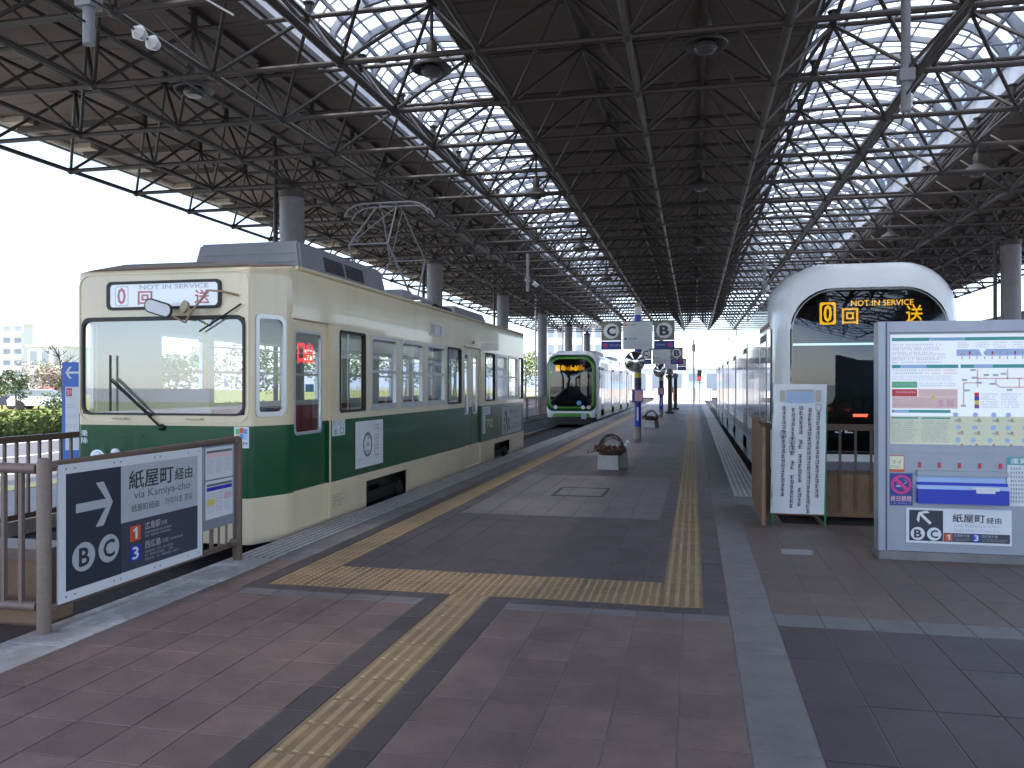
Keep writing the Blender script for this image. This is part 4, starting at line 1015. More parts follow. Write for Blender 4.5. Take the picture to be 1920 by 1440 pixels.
# ================================================================== MODERN TRAMS
def modern_tram(name, label, xc, y0, L, pal):
    T = thing(name, label, 'tram', (xc, y0, -.26)); hw = pal.get('hw', 1.235)
    top = pal['top']
    def sec(y, w, z0, z1, rt, rb): return [(xc + a, y, b) for a, b in rr(-w / 2, z0, w / 2, z1, (rb, rb, rt, rt), 8)]
    rings = [sec(y0 + L, 2 * hw - .1, .05, top - .2, .42, .1), sec(y0 + L - .6, 2 * hw, -.03, top - .12, .42, .1), sec(y0 + 1.35, 2 * hw, -.03, top - .12, .42, .1), sec(y0 + .8, 2 * hw, -.03, top - .03, .60, .1),
             sec(y0 + .38, 2 * hw - .06, -.03, top, .72, .12), sec(y0 + .14, 2 * hw - .20, .0, top - .05, .76, .15), sec(y0 + .03, 2 * hw - .34, .08, top - .15, .74, .2)]
    mk = pal['mask']                                            # (half width, z0, z1, rt, rb)
    rings.append(sec(y0, 2 * mk[0], mk[1], mk[2], mk[3], mk[4]))
    b = MB(); b.loft(rings, 0, cap0=True); b.build('body', pal['body'], T, smooth=40, fixn=True)
    zc = (mk[1] + mk[2]) / 2
    def inner(k, dy): return [(xc + (p[0] - xc) * k, y0 + dy, zc + (p[2] - zc) * k) for p in rings[-1]]
    ks = pal['rims']                                            # [(scale, material)...] from the edge inwards
    prev, py = 1.0, 0.0
    def bulge(k): return -.15 * (1 - k ** 2.2)
    for nm, k, m in ks:
        MB().loft([inner(prev, bulge(prev)), inner((prev + k) / 2, bulge((prev + k) / 2) - .012), inner(k, bulge(k))]).build(nm, m, T, smooth=60, fixn=True); prev = k
    kk = [prev, prev * .85, prev * .66, prev * .45, prev * .22]
    sc_ = MB(); sc_.loft([inner(k, bulge(k)) for k in kk], cap1=True)
    ws = sc_.build('windscreen', pal['glass'], T, smooth=80, fixn=True)
    # side: windows, doors, joints, stripe on both faces
    for sx in (-1, 1):
        sp = PL((xc + sx * hw, 0, 0), (0, sx, 0), (0, 0, 1))
        def P(a, b_, z0, z1, d, nm, m, par=T):
            a0, a1 = (a, b_) if sx > 0 else (-b_, -a)
            return MB().prism(sp, rr(a0, z0, a1, z1, .05, 3), .001, d).build(nm, m, par)
        P(y0 + .55, y0 + 1.05, 1.05, 2.45, .006, 'cab_window', 'tint')
        pos = y0 + 1.25; k = 0
        secs = []
        while pos < y0 + L - 2.0:
            dn = P(pos, pos + 1.25, .02, 2.42, .004, 'door', pal['door'])
            for q in (0, 1): P(pos + .08 + q * .58, pos + .59 + q * .58, .45, 2.3, .006, 'pane', 'sideglass', dn)
            for q in range(2):
                wn_ = P(pos + 1.45 + q * 1.55, pos + 2.92 + q * 1.55, .95, 2.35, .004, 'window', 'sideglass')
            secs.append(pos + 4.72); pos += 5.05
        for s_ in secs:
            MB().box(min(xc + sx * (hw - .02), xc + sx * (hw + .003)), s_, .0, max(xc + sx * (hw - .02), xc + sx * (hw + .003)), s_ + .16, top - .18).build('joint_gaiter', 'acgrey', T)
        for (z0, z1, m, d) in pal['stripes']: P(y0 + 1.0, y0 + L - .5, z0, z1, d, 'side_stripe', m)
    MB().box(xc - .9, y0 + 2.0, top - .125, xc + .9, y0 + 5.5, top + .05).build('roof_unit', 'acgrey', T)
    MB().box(xc - .9, y0 + 9.0, top - .125, xc + .9, y0 + 13.5, top + .03).build('roof_unit', 'acgrey', T)
    MB().box(xc - 1.0, y0 + .6, -.25, xc + 1.0, y0 + L - .6, -.032).build('underframe', 'black', T)
    # cab
    MB().box(xc - .95, y0 + .04, .70, xc + .95, y0 + .75, 1.12).build('driver_desk', 'black', T)
    MB().box(xc - 1.05, y0 + 1.9, .3, xc + 1.05, y0 + 1.95, 2.9).build('cab_wall', 'slate', T)
    g_ = MB(); g_.box(xc - .35, y0 + 1.1, .8, xc + .15, y0 + 1.55, .9); g_.box(xc - .35, y0 + 1.5, .9, xc + .15, y0 + 1.6, 1.6); g_.build('driver_seat', 'darkgreen', T)
    MB().box(xc - 1.0, y0 + .30, 2.18, xc + .7, y0 + .33, 2.21).build('cab_light', 'tube', T)
    return T
RT = modern_tram('white_tram', 'long white tram with a black glass face under a white hood, right of the platform', 2.39, 12.35, 30.4,
    dict(top=3.37, hw=1.27, body='white', mask=(1.05, .62, 2.98, .60, .38), rims=[('mask_edge', .965, 'tint')], glass='shieldark', door='black', stripes=[(.18, .72, 'tealdull', .004), (2.5, 2.95, 'sidewhite', .004)]))
GT = modern_tram('green_rimmed_tram', 'white and grey tram with a lime green ring round its windscreen behind the cream tram', -5.53, 37.4, 19.0,
    dict(top=3.19, body='white', mask=(1.14, .40, 3.0, .55, .30), rims=[('face_edge', .905, 'darkgreen'), ('face_ring', .845, 'lime')], glass='shieldark', door='black', stripes=[(.16, .42, 'lime', .004)]))
def front_band(nm, m, T, xc, yb, hw, z0, z1, t=.03, n=20):
    g_ = MB()
    for k in range(n):
        a, b = -hw + 2 * hw * k / n, -hw + 2 * hw * (k + 1) / n; f = lambda q: yb + .16 * (abs(q) / hw) ** 4
        g_.add([(xc + a, f(a), z0), (xc + b, f(b), z0), (xc + b, f(b), z1), (xc + a, f(a), z1), (xc + a, f(a) - t, z0 + .01), (xc + b, f(b) - t, z0 + .01), (xc + b, f(b) - t, z1 - .01), (xc + a, f(a) - t, z1 - .01)], [(4, 5, 6, 7), (0, 1, 5, 4), (3, 7, 6, 2)])
    return g_.build(nm, m, T, smooth=40, weld=True)
# right tram: destination display, dash light, lettering, bumper
DPf = PL((0, 12.35 + .10, 0), (1, 0, 0), (0, 0, 1))
o = MB().pbox(DPf, 1.72, 2.40, 3.28, 2.83, -.05, 0).build('destination_display', 'ledback', RT)
m_ = MB()
m_.ring(DPf, rr(1.755, 2.465, 1.975, 2.785, .03), rr(1.785, 2.495, 1.945, 2.755, .05), .002, .004); text_into(m_, '0', DPf, 1.815, 2.51, 1.915, 2.74, .004, 0, .03)
m_.build('route_digit', 'amber', o)
letters(o, '回', DPf, 2.06, 2.47, 2.27, 2.69, .004, 'amber', .012); letters(o, '送', DPf, 2.90, 2.47, 3.12, 2.72, .004, 'amber', .012)
letters(o, 'NOT IN SERVICE', DPf, 2.18, 2.725, 3.0, 2.805, .004, 'amber', .014)
MB().box(2.20, 12.40, 1.150, 2.66, 12.42, 1.188).build('dash_light', 'redbar', RT)
g = MB(); g.lathe((2.46, 12.47, 1.12), [(.11, 0), (.10, .06), (.055, .10), (.055, .17), (.02, .20)], 14); g.build('dash_knob', 'black', RT, smooth=40)
FP2 = PL((0, 12.215, 0), (1, 0, 0), (0, 0, 1)); m_ = MB(); text_into(m_, '3E', FP2, 1.93, .93, 2.16, 1.02, .0, 0, .02); m_.build('front_lettering', 'paper', RT)
front_band('bumper_band', 'acgrey', RT, 2.39, 12.36, 1.04, .34, .52)
MB().pbox(PL((1.12, 12.9, 0), (0, -1, 0), (0, 0, 1)), -1.9, 2.50, -.25, 2.56, .006, .016).build('door_rail', 'roofpink', RT)
# green tram: display, lamps, bumper
DG = PL((0, 37.48, 0), (1, 0, 0), (0, 0, 1)); o = MB().pbox(DG, -6.45, 2.10, -4.75, 2.66, -.05, 0).build('destination_display', 'ledback', GT)
m_ = MB(); rg = random.Random(5)
m_.pbox(DG, -6.27, 2.24, -6.07, 2.52, .002, .004); 
for k in range(22):
    a = -6.02 + k * .05; m_.pbox(DG, a, 2.25 + rg.uniform(0, .05), a + .04, 2.40 + rg.uniform(0, .12), .002, .004, 1 if 3 < k < 9 or k > 15 else 0)
m_.build('display_lettering', ['amber', 'amberdim'], o)
for a, m in ((-6.25, 'porcelain'), (-4.98, 'porcelain'), (-4.72, 'pink')): MB().prism(PL((0, 37.36, 0), (1, 0, 0), (0, 0, 1)), circ(a, .58, .09, 14), 0, .02).build('front_lamp', m, GT)
front_band('front_stripe', 'lime', GT, -5.53, 37.40, 1.17, .14, .30); front_band('bumper', 'black', GT, -5.53, 37.39, 1.15, -.22, .135)
g = MB(); g.pbox(PL((0, 37.3, 0), (1, 0, 0), (0, 0, 1)), -5.05, .05, -4.82, .32, 0, .02); g.build('number_plate', 'signgrey', GT)
g = MB(); g.prism(PL((0, 37.26, 0), (1, 0, 0), (0, 0, 1)), circ(-5.15, .78, .12, 6), 0, .01); g.build('emblem', 'skyblue', GT)

# ================================================================== LEFT FENCE AND DIRECTION SIGN
XF = -4.09
F1 = thing('platform_fence', 'brown tubular guard fence along the platform edge carrying the direction sign', 'fence', (XF, 4.5, 0))
def rpost(F, x, y, z1=1.12, r=.045, z0=0.0, m='fencelight'):
    g_ = MB(); g_.lathe((x, y, 0), [(r, z0), (r, z1 - .015), (r * .8, z1), (r * .3, z1 + .012)], 14); return g_.build('post', m, F, smooth=40)
rpost(F1, XF, 4.5, r=.044); rpost(F1, XF, 6.79, r=.042, m='fence')
MB().tube((XF, 4.5, 1.075), (XF, 6.79, 1.105), .030, 10).build('top_rail', 'fence', F1, smooth=40)
MB().box(XF - .06, 4.55, .125, XF - .02, 6.75, .165).build('bottom_rail', 'fence', F1)
for y in [4.75 + .19 * k for k in range(10)] + [6.30, 6.43, 6.56, 6.68]: MB().tube((XF - .045, y, .165), (XF - .045, y, 1.05), .011, 8).build('bar', 'fencelight', F1, smooth=40)
for y, z in ((4.56, .15), (4.56, 1.07), (6.73, .17), (6.73, 1.09)): MB().lathe((XF, y, z), [(.035, -.03), (.045, 0), (.035, .03)], 8).build('coupling', 'fence', F1, smooth=40)
F2 = thing('crossing_fence', 'brown tubular guard fence closing the track end left of the direction sign', 'fence', (-6, 4.5, 0))
MB().tube((-8.4, 4.5, 1.06), (XF - .05, 4.5, 1.06), .034, 12).build('top_rail', 'fencelight', F2, smooth=40)
MB().tube((-8.4, 4.5, .17), (XF - .05, 4.5, .17), .030, 12).build('bottom_rail', 'fencelight', F2, smooth=40)
k = -4.26
while k > -8.3: MB().box(k - .013, 4.485, .19, k + .013, 4.515, 1.04).build('bar', 'fencelight', F2); k -= .135
rpost(F2, -6.3, 4.5); rpost(F2, -8.4, 4.5)
SGN = thing('direction_sign', 'white framed direction sign with arrow, B and C, reading via Kamiya-cho', 'sign', (XF, 5.38, .62))
sp = PL((XF + .034, 0, 0), (0, 1, 0), (0, 0, 1))
MB().pbox(sp, 4.575, .165, 6.175, 1.075, -.005, .008).build('panel', 'paper', SGN)
MB().pbox(sp, 4.64, .235, 5.17, 1.012, .0081, .010).build('arrow_field', 'navy', SGN)
MB().pbox(sp, 5.17, .598, 6.105, 1.012, .0081, .010).build('name_field', 'signgrey', SGN)
MB().pbox(sp, 5.17, .238, 6.105, .598, .0081, .010).build('route_field', 'slate', SGN)
def arrow(mb, pl, cx, cy, s, ang, d, mi=0):
    c_, s_ = math.cos(ang), math.sin(ang)
    def T(p): return (cx + s * (p[0] * c_ - p[1] * s_), cy + s * (p[0] * s_ + p[1] * c_))
    mb.prism(pl, [T(p) for p in [(-1, -.17), (.60, -.17), (.05, -.86), (.48, -.86), (1.0, 0), (.48, .86), (.05, .86), (.60, .17), (-1, .17)]], d - .0015, d, mi)
m_ = MB(); arrow(m_, sp, 4.905, .77, .178, 0, .0118); m_.build('arrow', 'signgrey', SGN)
for cx_, ch_, bx in ((4.80, 'B', (4.757, .375, 4.848, .495)), (5.045, 'C', (4.99, .385, 5.10, .505))):
    o = MB().prism(sp, circ(cx_, .435 if ch_ == 'B' else .445, .107 if ch_ == 'B' else .104, 32, .098), .0102, .0115).build('letter_disc', 'signgrey', SGN)
    letters(o, ch_, sp, *bx, .0125, 'navy', .022)
rs = random.Random(12)
letters(SGN, '紙屋町', sp, 5.255, .83, 5.775, .965, .0115, 'ink', .012); letters(SGN, '経由', sp, 5.80, .84, 6.03, .935, .0115, 'ink', .008)
letters(SGN, 'via Kamiya-cho', sp, 5.31, .735, 6.00, .815, .0115, 'inkgrey'); letters(SGN, '纸屋町经由', sp, 5.28, .66, 5.60, .715, .0115, 'inkgrey', .006); letters(SGN, '가미야초 경유', sp, 5.67, .66, 6.03, .715, .0115, 'inkgrey', .006)
for n_, m__, b0_, b1_, bx in (('1', 'orange', .445, .558, (5.303, .458, 5.345, .545)), ('3', 'blue', .30, .412, (5.292, .312, 5.358, .40))):
    o = MB().prism(sp, rr(5.265, b0_, 5.385, b1_, .006, 2), .0102, .0115).build('route_tile', m__, SGN); (one(o, sp, 5.30, .46, 5.347, .545, .0128, 'paper') if n_ == '1' else letters(o, n_, sp, *bx, .0125, 'paper', .02))
letters(SGN, '広島駅', sp, 5.435, .507, 5.615, .563, .0115, 'signgrey', .010); letters(SGN, '方面', sp, 5.625, .513, 5.70, .548, .0115, 'signgrey')
letters(SGN, '西広島', sp, 5.435, .365, 5.62, .422, .0115, 'signgrey', .010); letters(SGN, '方面', sp, 5.635, .37, 5.715, .405, .0115, 'signgrey')
for q in ((5.435, .445, 5.76, .50, 2, .85), (5.435, .27, 5.88, .355, 3, .7), (5.74, .372, 5.90, .40, 1, 1)):
    m_ = MB(); scribble(m_, sp, q[0], q[1], q[2], q[3], .0115, q[4], rs, 0, .55, q[5]); m_.build('small_print', 'inklight', SGN)['kind'] = 'stuff'
g = MB()
for b in (.20, 1.045):
    for a in (4.64, 4.72, 5.10, 5.17, 5.55, 5.62, 5.98, 6.12): g.prism(sp, circ(a, b, .008, 8), .0082, .0105)
g.build('rivets', 'steel', SGN)['kind'] = 'stuff'
NB = thing('notice_board', 'small grey board with two coloured timetable sheets at the end of the platform fence', 'notice board', (XF, 6.43, .7))
MB().pbox(sp, 6.20, .36, 6.67, 1.075, -.005, .006).build('back_board', 'steel', NB)
for (b0, b1, cols, nm) in ((.79, 1.06, ('salmon', 'ylw'), 'timetable'), (.45, .775, ('blue', 'palblue', 'ylw', 'pink'), 'timetable')):
    o = MB().pbox(sp, 6.225, b0, 6.64, b1, .0061, .009).build(nm, 'paper', NB); m_ = MB(); h = b1 - b0
    m_.pbox(sp, 6.24, b1 - .045, 6.625, b1 - .025, .0092, .0105, 0); m_.pbox(sp, 6.24, b1 - .085, 6.625, b1 - .052, .0092, .0105, 1)
    for k in range(3):
        scribble(m_, sp, 6.245 + k * .13, b0 + .05, 6.35 + k * .13, b1 - .095, .0102, 7, rs, 2, .6, .9)
    if len(cols) > 2: m_.pbox(sp, 6.24, b0 + .12, 6.36, b0 + .17, .0092, .0100, 3); m_.pbox(sp, 6.50, b0 + .15, 6.62, b0 + .20, .0092, .0100, 4)
    m_.build('print', ['inkgrey', cols[0], 'inklight', cols[2] if len(cols) > 2 else cols[1], cols[-1]], o)
# track end wall
g = MB(); g.box(-8.3, 4.68, -.36, -4.26, 4.95, .42); o = g.build('buffer_wall', 'timber'); tag(o, 'low brown timber wall closing the track end behind the fence', 'low wall')
MB().box(-8.32, 4.66, .42, -4.24, 4.97, .50).build('cap_board', 'fencelight', o)
# fence on the far side of the left track
F3 = thing('roadside_fence', 'brown railing with round posts between the left track and the road', 'fence', (-8.35, 20, -.41))
MB().box(-8.385, 4.0, .875, -8.315, 62, .955).build('top_rail', 'fence', F3); MB().box(-8.38, 4.0, -.10, -8.32, 62, -.03).build('bottom_rail', 'fence', F3)
y = 4.3
fm = MB().box(-.016, -.016, -.03, .016, .016, .875).mesh('bar', 'fencelight')
while y < 34: inst(fm, 'bar', (-8.35, y, 0), F3); y += .185
g = MB()
while y < 62: g.box(-8.362, y - .012, -.03, -8.338, y + .012, .875); y += .185
struct(g.build('far_bars', 'fencelight', F3), 'stuff')
y = 4.1
while y < 62: MB().box(-8.40, y - .05, -.17, -8.30, y + .05, .94).build('post', 'fence', F3); y += 3.7

# ================================================================== RIGHT: INFORMATION BOARD, BANNER, FENCE
YBD = 8.13
IB = thing('information_board', 'large grey steel information board with a lit route map poster at the right edge', 'information board', (2.4, YBD, 0))
bp = PL((0, YBD, 0), (1, 0, 0), (0, 0, 1)); XR = 3.55
MB().box(1.66, YBD - .03, 0.0, XR + .05, YBD + .25, .075).build('plinth', 'concrete', IB)
MB().pbox(bp, 1.755, .075, XR - .1, .985, -.18, -.02).build('lower_panel', 'steel', IB)
for a0, a1 in ((1.66, 1.755), (XR - .1, XR)):
    o = MB().pbox(bp, a0, .075, a1, 2.185, -.20, .0).build('side_post', 'steel', IB); MB().pbox(bp, a0 + (.062 if a0 < 2 else .02), .08, a0 + (.074 if a0 < 2 else .032), 2.18, .0002, .004).build('post_groove', 'slate', o)
MB().pbox(bp, 1.755, 2.085, XR - .1, 2.185, -.20, -.004).build('head_beam', 'steel', IB)
MB().pbox(bp, 1.755, .985, XR - .1, 1.045, -.20, -.008).build('middle_beam', 'steel', IB)
MB().pbox(bp, 1.755, 1.045, XR - .1, 2.085, -.20, -.05).build('back_panel', 'steel', IB)
ps = MB().pbox(bp, 1.77, 1.055, XR - .12, 2.065, -.049, -.040).build('route_map_poster', 'poster', IB)
d = -.038; m_ = MB(); rb = random.Random(21)
ci = dict(teal=0, inkl=1, pal=2, redp=3, grn=4, pink=5, salm=6, purp=7, ylw=8, blue=9, pyel=10, brass=11)
def R_(a0, b0, a1, b1, c, dd=0.0): m_.poly([bp(a0, b0, d + dd), bp(a1, b0, d + dd), bp(a1, b1, d + dd), bp(a0, b1, d + dd)], ci[c])
R_(1.771, 1.056, XR - .121, 1.315, 'pyel', -.0015)
R_(1.785, 2.005, 3.38, 2.035, 'teal'); R_(2.10, 2.005, 2.40, 2.035, 'pal', .0008); text_x = None
scribble(m_, bp, 2.12, 2.005, 2.38, 2.035, d + .0014, 1, rb, 0, .6, 1.0)
for k in range(4): scribble(m_, bp, 1.79, 1.93 - k * .045, 2.30 - .06 * (k % 2), 1.985 - k * .045, d, 2, rb, 1, .5, .75)
m_.poly([bp(2.33, 1.865, d), bp(2.545, 1.865, d), bp(2.515, 1.925, d), bp(2.33, 1.925, d)], ci['pal']); R_(2.57, 1.865, 2.95, 1.927, 'pal')
for k in range(10):
    a = 2.37 + k * .062
    R_(a, 1.875, a + .016, 1.905, 'redp' if k % 3 == 1 else 'inkl', .0006); R_(a + .002, 1.835, a + .012, 1.862, 'inkl')
for k in range(5): scribble(m_, bp, 2.34 + k * .15, 1.935, 2.45 + k * .15, 1.995, d, 3, rb, 1, .5, .7)
R_(1.785, 1.755, 2.345, 1.787, 'teal'); R_(1.855, 1.757, 2.08, 1.785, 'pal', .0006); R_(2.365, 1.755, 3.3, 1.787, 'teal'); R_(2.475, 1.757, 2.63, 1.785, 'pal', .0006)
scribble(m_, bp, 1.79, 1.695, 2.06, 1.75, d, 2, rb, 1, .6, .95); scribble(m_, bp, 2.07, 1.695, 2.34, 1.75, d, 2, rb, 5, .6, .95); scribble(m_, bp, 1.79, 1.64, 2.33, 1.69, d, 3, rb, 1, .4, .9)
R_(1.785, 1.575, 2.0, 1.632, 'grn'); R_(1.785, 1.495, 2.0, 1.562, 'redp'); scribble(m_, bp, 1.79, 1.585, 1.99, 1.625, d + .0008, 1, rb, 2, .6, 1.0); scribble(m_, bp, 1.82, 1.52, 1.98, 1.55, d + .0008, 1, rb, 6, .6, 1.0)
scribble(m_, bp, 2.02, 1.585, 2.33, 1.625, d, 2, rb, 1, .6, .95); R_(1.785, 1.385, 2.34, 1.493, 'salm'); R_(2.01, 1.495, 2.34, 1.562, 'salm', -.0008); scribble(m_, bp, 1.80, 1.40, 2.10, 1.48, d + .0008, 3, rb, 5, .6, .9)
R_(2.18, 1.40, 2.22, 1.465, 'pink', .0008); R_(2.25, 1.40, 2.31, 1.47, 'pink', .0008); R_(2.12, 1.475, 2.15, 1.498, 'ylw', .0012)
def seg(a0, b0, a1, b1, w=.006, c='salm'):
    n_ = Vector((b0 - b1, a1 - a0)).normalized() * w; m_.poly([bp(a0 - n_.x, b0 - n_.y, d), bp(a1 - n_.x, b1 - n_.y, d), bp(a1 + n_.x, b1 + n_.y, d), bp(a0 + n_.x, b0 + n_.y, d)], ci[c])
for q in ((2.39, 1.42, 2.39, 1.62), (2.39, 1.62, 2.50, 1.62), (2.505, 1.58, 2.505, 1.74), (2.505, 1.66, 3.2, 1.66), (2.75, 1.65, 2.75, 1.745), (2.655, 1.655, 2.655, 1.61), (2.655, 1.61, 2.69, 1.58), (2.69, 1.58, 2.95, 1.58), (2.95, 1.58, 2.95, 1.66), (2.845, 1.58, 2.845, 1.66)): seg(*q)
for (a, b) in ((2.39, 1.41), (2.40, 1.645), (2.48, 1.665), (2.58, 1.69), (2.655, 1.69), (2.72, 1.70), (2.47, 1.735), (2.63, 1.61), (2.77, 1.555), (2.52, 1.62), (2.42, 1.55)): R_(a - .025, b - .008, a + .02, b + .01, 'inkl', .0006)
for k, c in enumerate(('purp', 'ylw', 'blue', 'redp')): R_(2.48, 1.388 + k * .036, 2.518, 1.424 + k * .036, c)
scribble(m_, bp, 2.535, 1.39, 2.68, 1.53, d, 6, rb, 1, .5, .8); scribble(m_, bp, 2.70, 1.39, 2.85, 1.53, d, 6, rb, 1, .5, .8); scribble(m_, bp, 2.9, 1.39, 3.3, 1.53, d, 6, rb, 1, .5, .8)
R_(1.785, 1.345, 2.28, 1.372, 'teal'); R_(1.80, 1.347, 1.93, 1.370, 'pal', .0006); R_(1.785, 1.29, 2.01, 1.304, 'teal'); R_(2.035, 1.29, 2.28, 1.304, 'teal')
scribble(m_, bp, 1.79, 1.075, 2.0, 1.28, d, 10, rb, 1, .6, .8); scribble(m_, bp, 2.04, 1.075, 2.27, 1.28, d, 10, rb, 1, .6, .9)
for r in range(3):
    for k in range(8):
        a, b = 2.34 + k * .14 + rb.uniform(-.02, .02), 1.33 - r * .115
        m_.prism(bp, circ(a, b, .022, 12), d - .001, d + .0003, ci['pal']); m_.prism(bp, circ(a + .03, b - .045, .013, 8), d - .001, d + .0003, ci['brass']); R_(a + .012, b - .065, a + .05, b - .058, 'brass'); R_(a - .01, b - .06, a + .02, b - .045, 'inkl', .0006)
m_.build('print', ['teal', 'inklight', 'palblue', 'redp', 'leafg', 'pink', 'salmon', 'purp', 'ylw', 'blue', 'paperyellow', 'brass'], ps)
# lower panel items
o = MB().pbox(bp, 1.752, .80, 1.885, .952, -.0199, -.012).build('yellow_tag', 'orange', IB); m_ = MB(); m_.pbox(bp, 1.759, .825, 1.878, .945, -.0118, -.010, 0); text_into(m_, 'マイ', bp, 1.775, .87, 1.86, .91, -.009, 1); scribble(m_, bp, 1.77, .835, 1.87, .862, -.009, 2, rb, 1); m_.build('print', ['paperyellow', 'inkgrey'], o)
o = MB().pbox(bp, 1.752, .492, 1.955, .788, -.0199, -.012).build('no_smoking_sign', 'deepblue', IB); m_ = MB(); m_.ring(bp, circ(1.858, .685, .088, 32), circ(1.858, .685, .067, 32), -.0118, -.008, 0)
c45 = .7071 * .075; w_ = .011
m_.prism(bp, [(1.858 - c45 - w_, .685 + c45 - w_), (1.858 + c45 - w_, .685 - c45 - w_), (1.858 + c45 + w_, .685 - c45 + w_), (1.858 - c45 + w_, .685 + c45 + w_)], -.0116, -.0075, 0)
m_.pbox(bp, 1.815, .662, 1.865, .680, -.0116, -.0085, 1); m_.path([bp(1.88, .69, -.010), bp(1.905, .71, -.010), bp(1.885, .73, -.010)], .004, 5, 1)
text_into(m_, '終日禁煙', bp, 1.768, .53, 1.945, .58, -.010, 2, .02); scribble(m_, bp, 1.77, .502, 1.94, .522, -.010, 1, rb, 1, .5, 1.0); m_.build('print', ['magenta', 'inklight', 'pink'], o)
for k in range(5): MB().pbox(bp, 2.005 + k * .1675, .845, 2.025 + k * .1675, .893, -.0199, -.006).build('red_clip', 'redp', IB)
MB().pbox(bp, 1.985, .775, 2.735, .82, -.0199, .03).build('rack_lamp', 'steel', IB)
o = MB().pbox(bp, 1.985, .525, 2.735, .655, -.0199, .055).build('leaflet_rack', 'blue', IB)
MB().pbox(bp, 1.985, .655, 2.735, .69, -.0199, .04).build('rack_lip', 'palblue', o); MB().pbox(bp, 1.985, .69, 2.735, .715, -.0199, .02).build('rack_edge', 'blue', o); MB().pbox(bp, 1.995, .715, 2.725, .772, -.0199, -.010).build('rack_back', 'palblue', o)
m_ = MB(); m_.prism(bp, [(2.43, .665), (2.465, .665), (2.465, .64), (2.47, .628), (2.62, .628), (2.62, .65), (2.655, .65), (2.655, .682), (2.43, .682)], .0552, .058); m_.build('rack_label', 'paper', o)
o = MB().pbox(bp, 2.738, .515, 3.3, .955, -.0199, -.012).build('fare_notice', 'paper', IB); m_ = MB(); m_.pbox(bp, 2.738, .885, 3.3, .955, -.0118, -.010, 0); text_into(m_, '運賃', bp, 2.765, .895, 2.90, .945, -.0095, 1, .02); scribble(m_, bp, 2.765, .54, 3.25, .87, -.011, 9, rb, 2, .55, .9); m_.build('print', ['teal', 'paper', 'inkgrey'], o)
o = MB().pbox(bp, 1.90, .155, 2.775, .475, -.0199, -.010).build('direction_plate', 'paper', IB); m_ = MB()
m_.pbox(bp, 1.925, .175, 2.21, .455, -.0098, -.008, 0); m_.pbox(bp, 2.215, .175, 2.76, .255, -.0098, -.008, 1)
arrow(m_, bp, 2.055, .385, .072, R(135), -.007, 2)
for a, t in ((1.997, 'B'), (2.135, 'C')):
    m_.prism(bp, circ(a, .24, .060, 28), -.0078, -.0065, 2); text_into(m_, t, bp, a - .028, .205, a + .030, .275, -.0055, 0, .03)
text_into(m_, '紙屋町', bp, 2.29, .355, 2.555, .43, -.0085, 0, .015); text_into(m_, '経由', bp, 2.57, .352, 2.69, .405, -.0085, 0, .01); text_into(m_, 'via Kamiya-cho', bp, 2.31, .305, 2.67, .34, -.0085, 3); text_into(m_, '纸屋町经由 가미야초 경유', bp, 2.30, .27, 2.68, .293, -.0085, 3)
m_.prism(bp, rr(2.222, .182, 2.288, .25, .01, 2), -.0078, -.0065, 4); m_.prism(bp, rr(2.45, .182, 2.52, .25, .01, 2), -.0078, -.0065, 5); text_into(m_, '3', bp, 2.468, .192, 2.502, .242, -.006, 2, .03)
text_into(m_, '広島駅方面', bp, 2.30, .222, 2.43, .246, -.0075, 3); text_into(m_, '西広島方面', bp, 2.53, .222, 2.66, .246, -.0075, 3); scribble(m_, bp, 2.30, .185, 2.44, .212, -.0075, 2, rb, 3, .5, .9); scribble(m_, bp, 2.53, .185, 2.74, .212, -.0075, 2, rb, 3, .5, .9)
m_.build('print', ['navy', 'slate', 'paper', 'inklight', 'orange', 'blue'], o)
one(o, bp, 2.242, .194, 2.268, .240, -.005, 'paper')
# round blue sign on its pole behind the board
t = thing('round_blue_sign', 'round blue sign on a thin grey pole behind the information board', 'sign', (3.62, 9.3, 0))
MB().tube((3.62, 9.3, 0), (3.62, 9.3, 2.9), .03, 10).build('pole', 'pipe_grey', t, smooth=40)
MB().prism(PL((3.62, 9.26, 2.66), (1, 0, 0), (0, 0, 1)), circ(0, 0, .19, 36), 0, .015).build('disc', 'skyblue', t)
# white banner
BN = thing('white_banner', 'white cloth banner with five columns of vertical print on green rods before the fence', 'banner', (1.17, 9.87, 0))
cb = MB(); nx, nz = 10, 14
pts = [[Vector((.885 + .585 * i / nx - .03 * (1 - k / nz), 9.87 + .006 * math.sin(i * 1.3 + k * .7), .125 + 1.485 * k / nz)) for i in range(nx + 1)] for k in range(nz + 1)]
for k in range(nz):
    for i in range(nx): cb.poly([pts[k][i], pts[k][i + 1], pts[k + 1][i + 1], pts[k + 1][i]]); cb.poly([pts[k][i] + V3((0, .004, 0)), pts[k + 1][i] + V3((0, .004, 0)), pts[k + 1][i + 1] + V3((0, .004, 0)), pts[k][i + 1] + V3((0, .004, 0))])
cl = cb.build('cloth', 'cloth', BN, smooth=60, weld=True)
bn = PL((.87, 9.853, 0), (1, 0, 0), (0.02, 0, 1)); m_ = MB(); r5 = random.Random(31)
m_.pbox(bn, .13, 1.40, .42, 1.54, 0, .0008, 1); m_.pbox(bn, .13, 1.515, .42, 1.55, .001, .0016, 2); scribble(m_, bn, .14, 1.41, .41, 1.49, .002, 4, r5, 2, .6, .9)
for a in (.06, .45): m_.pbox(bn, a, 1.41, a + .05, 1.54, 0, .0008, 3)
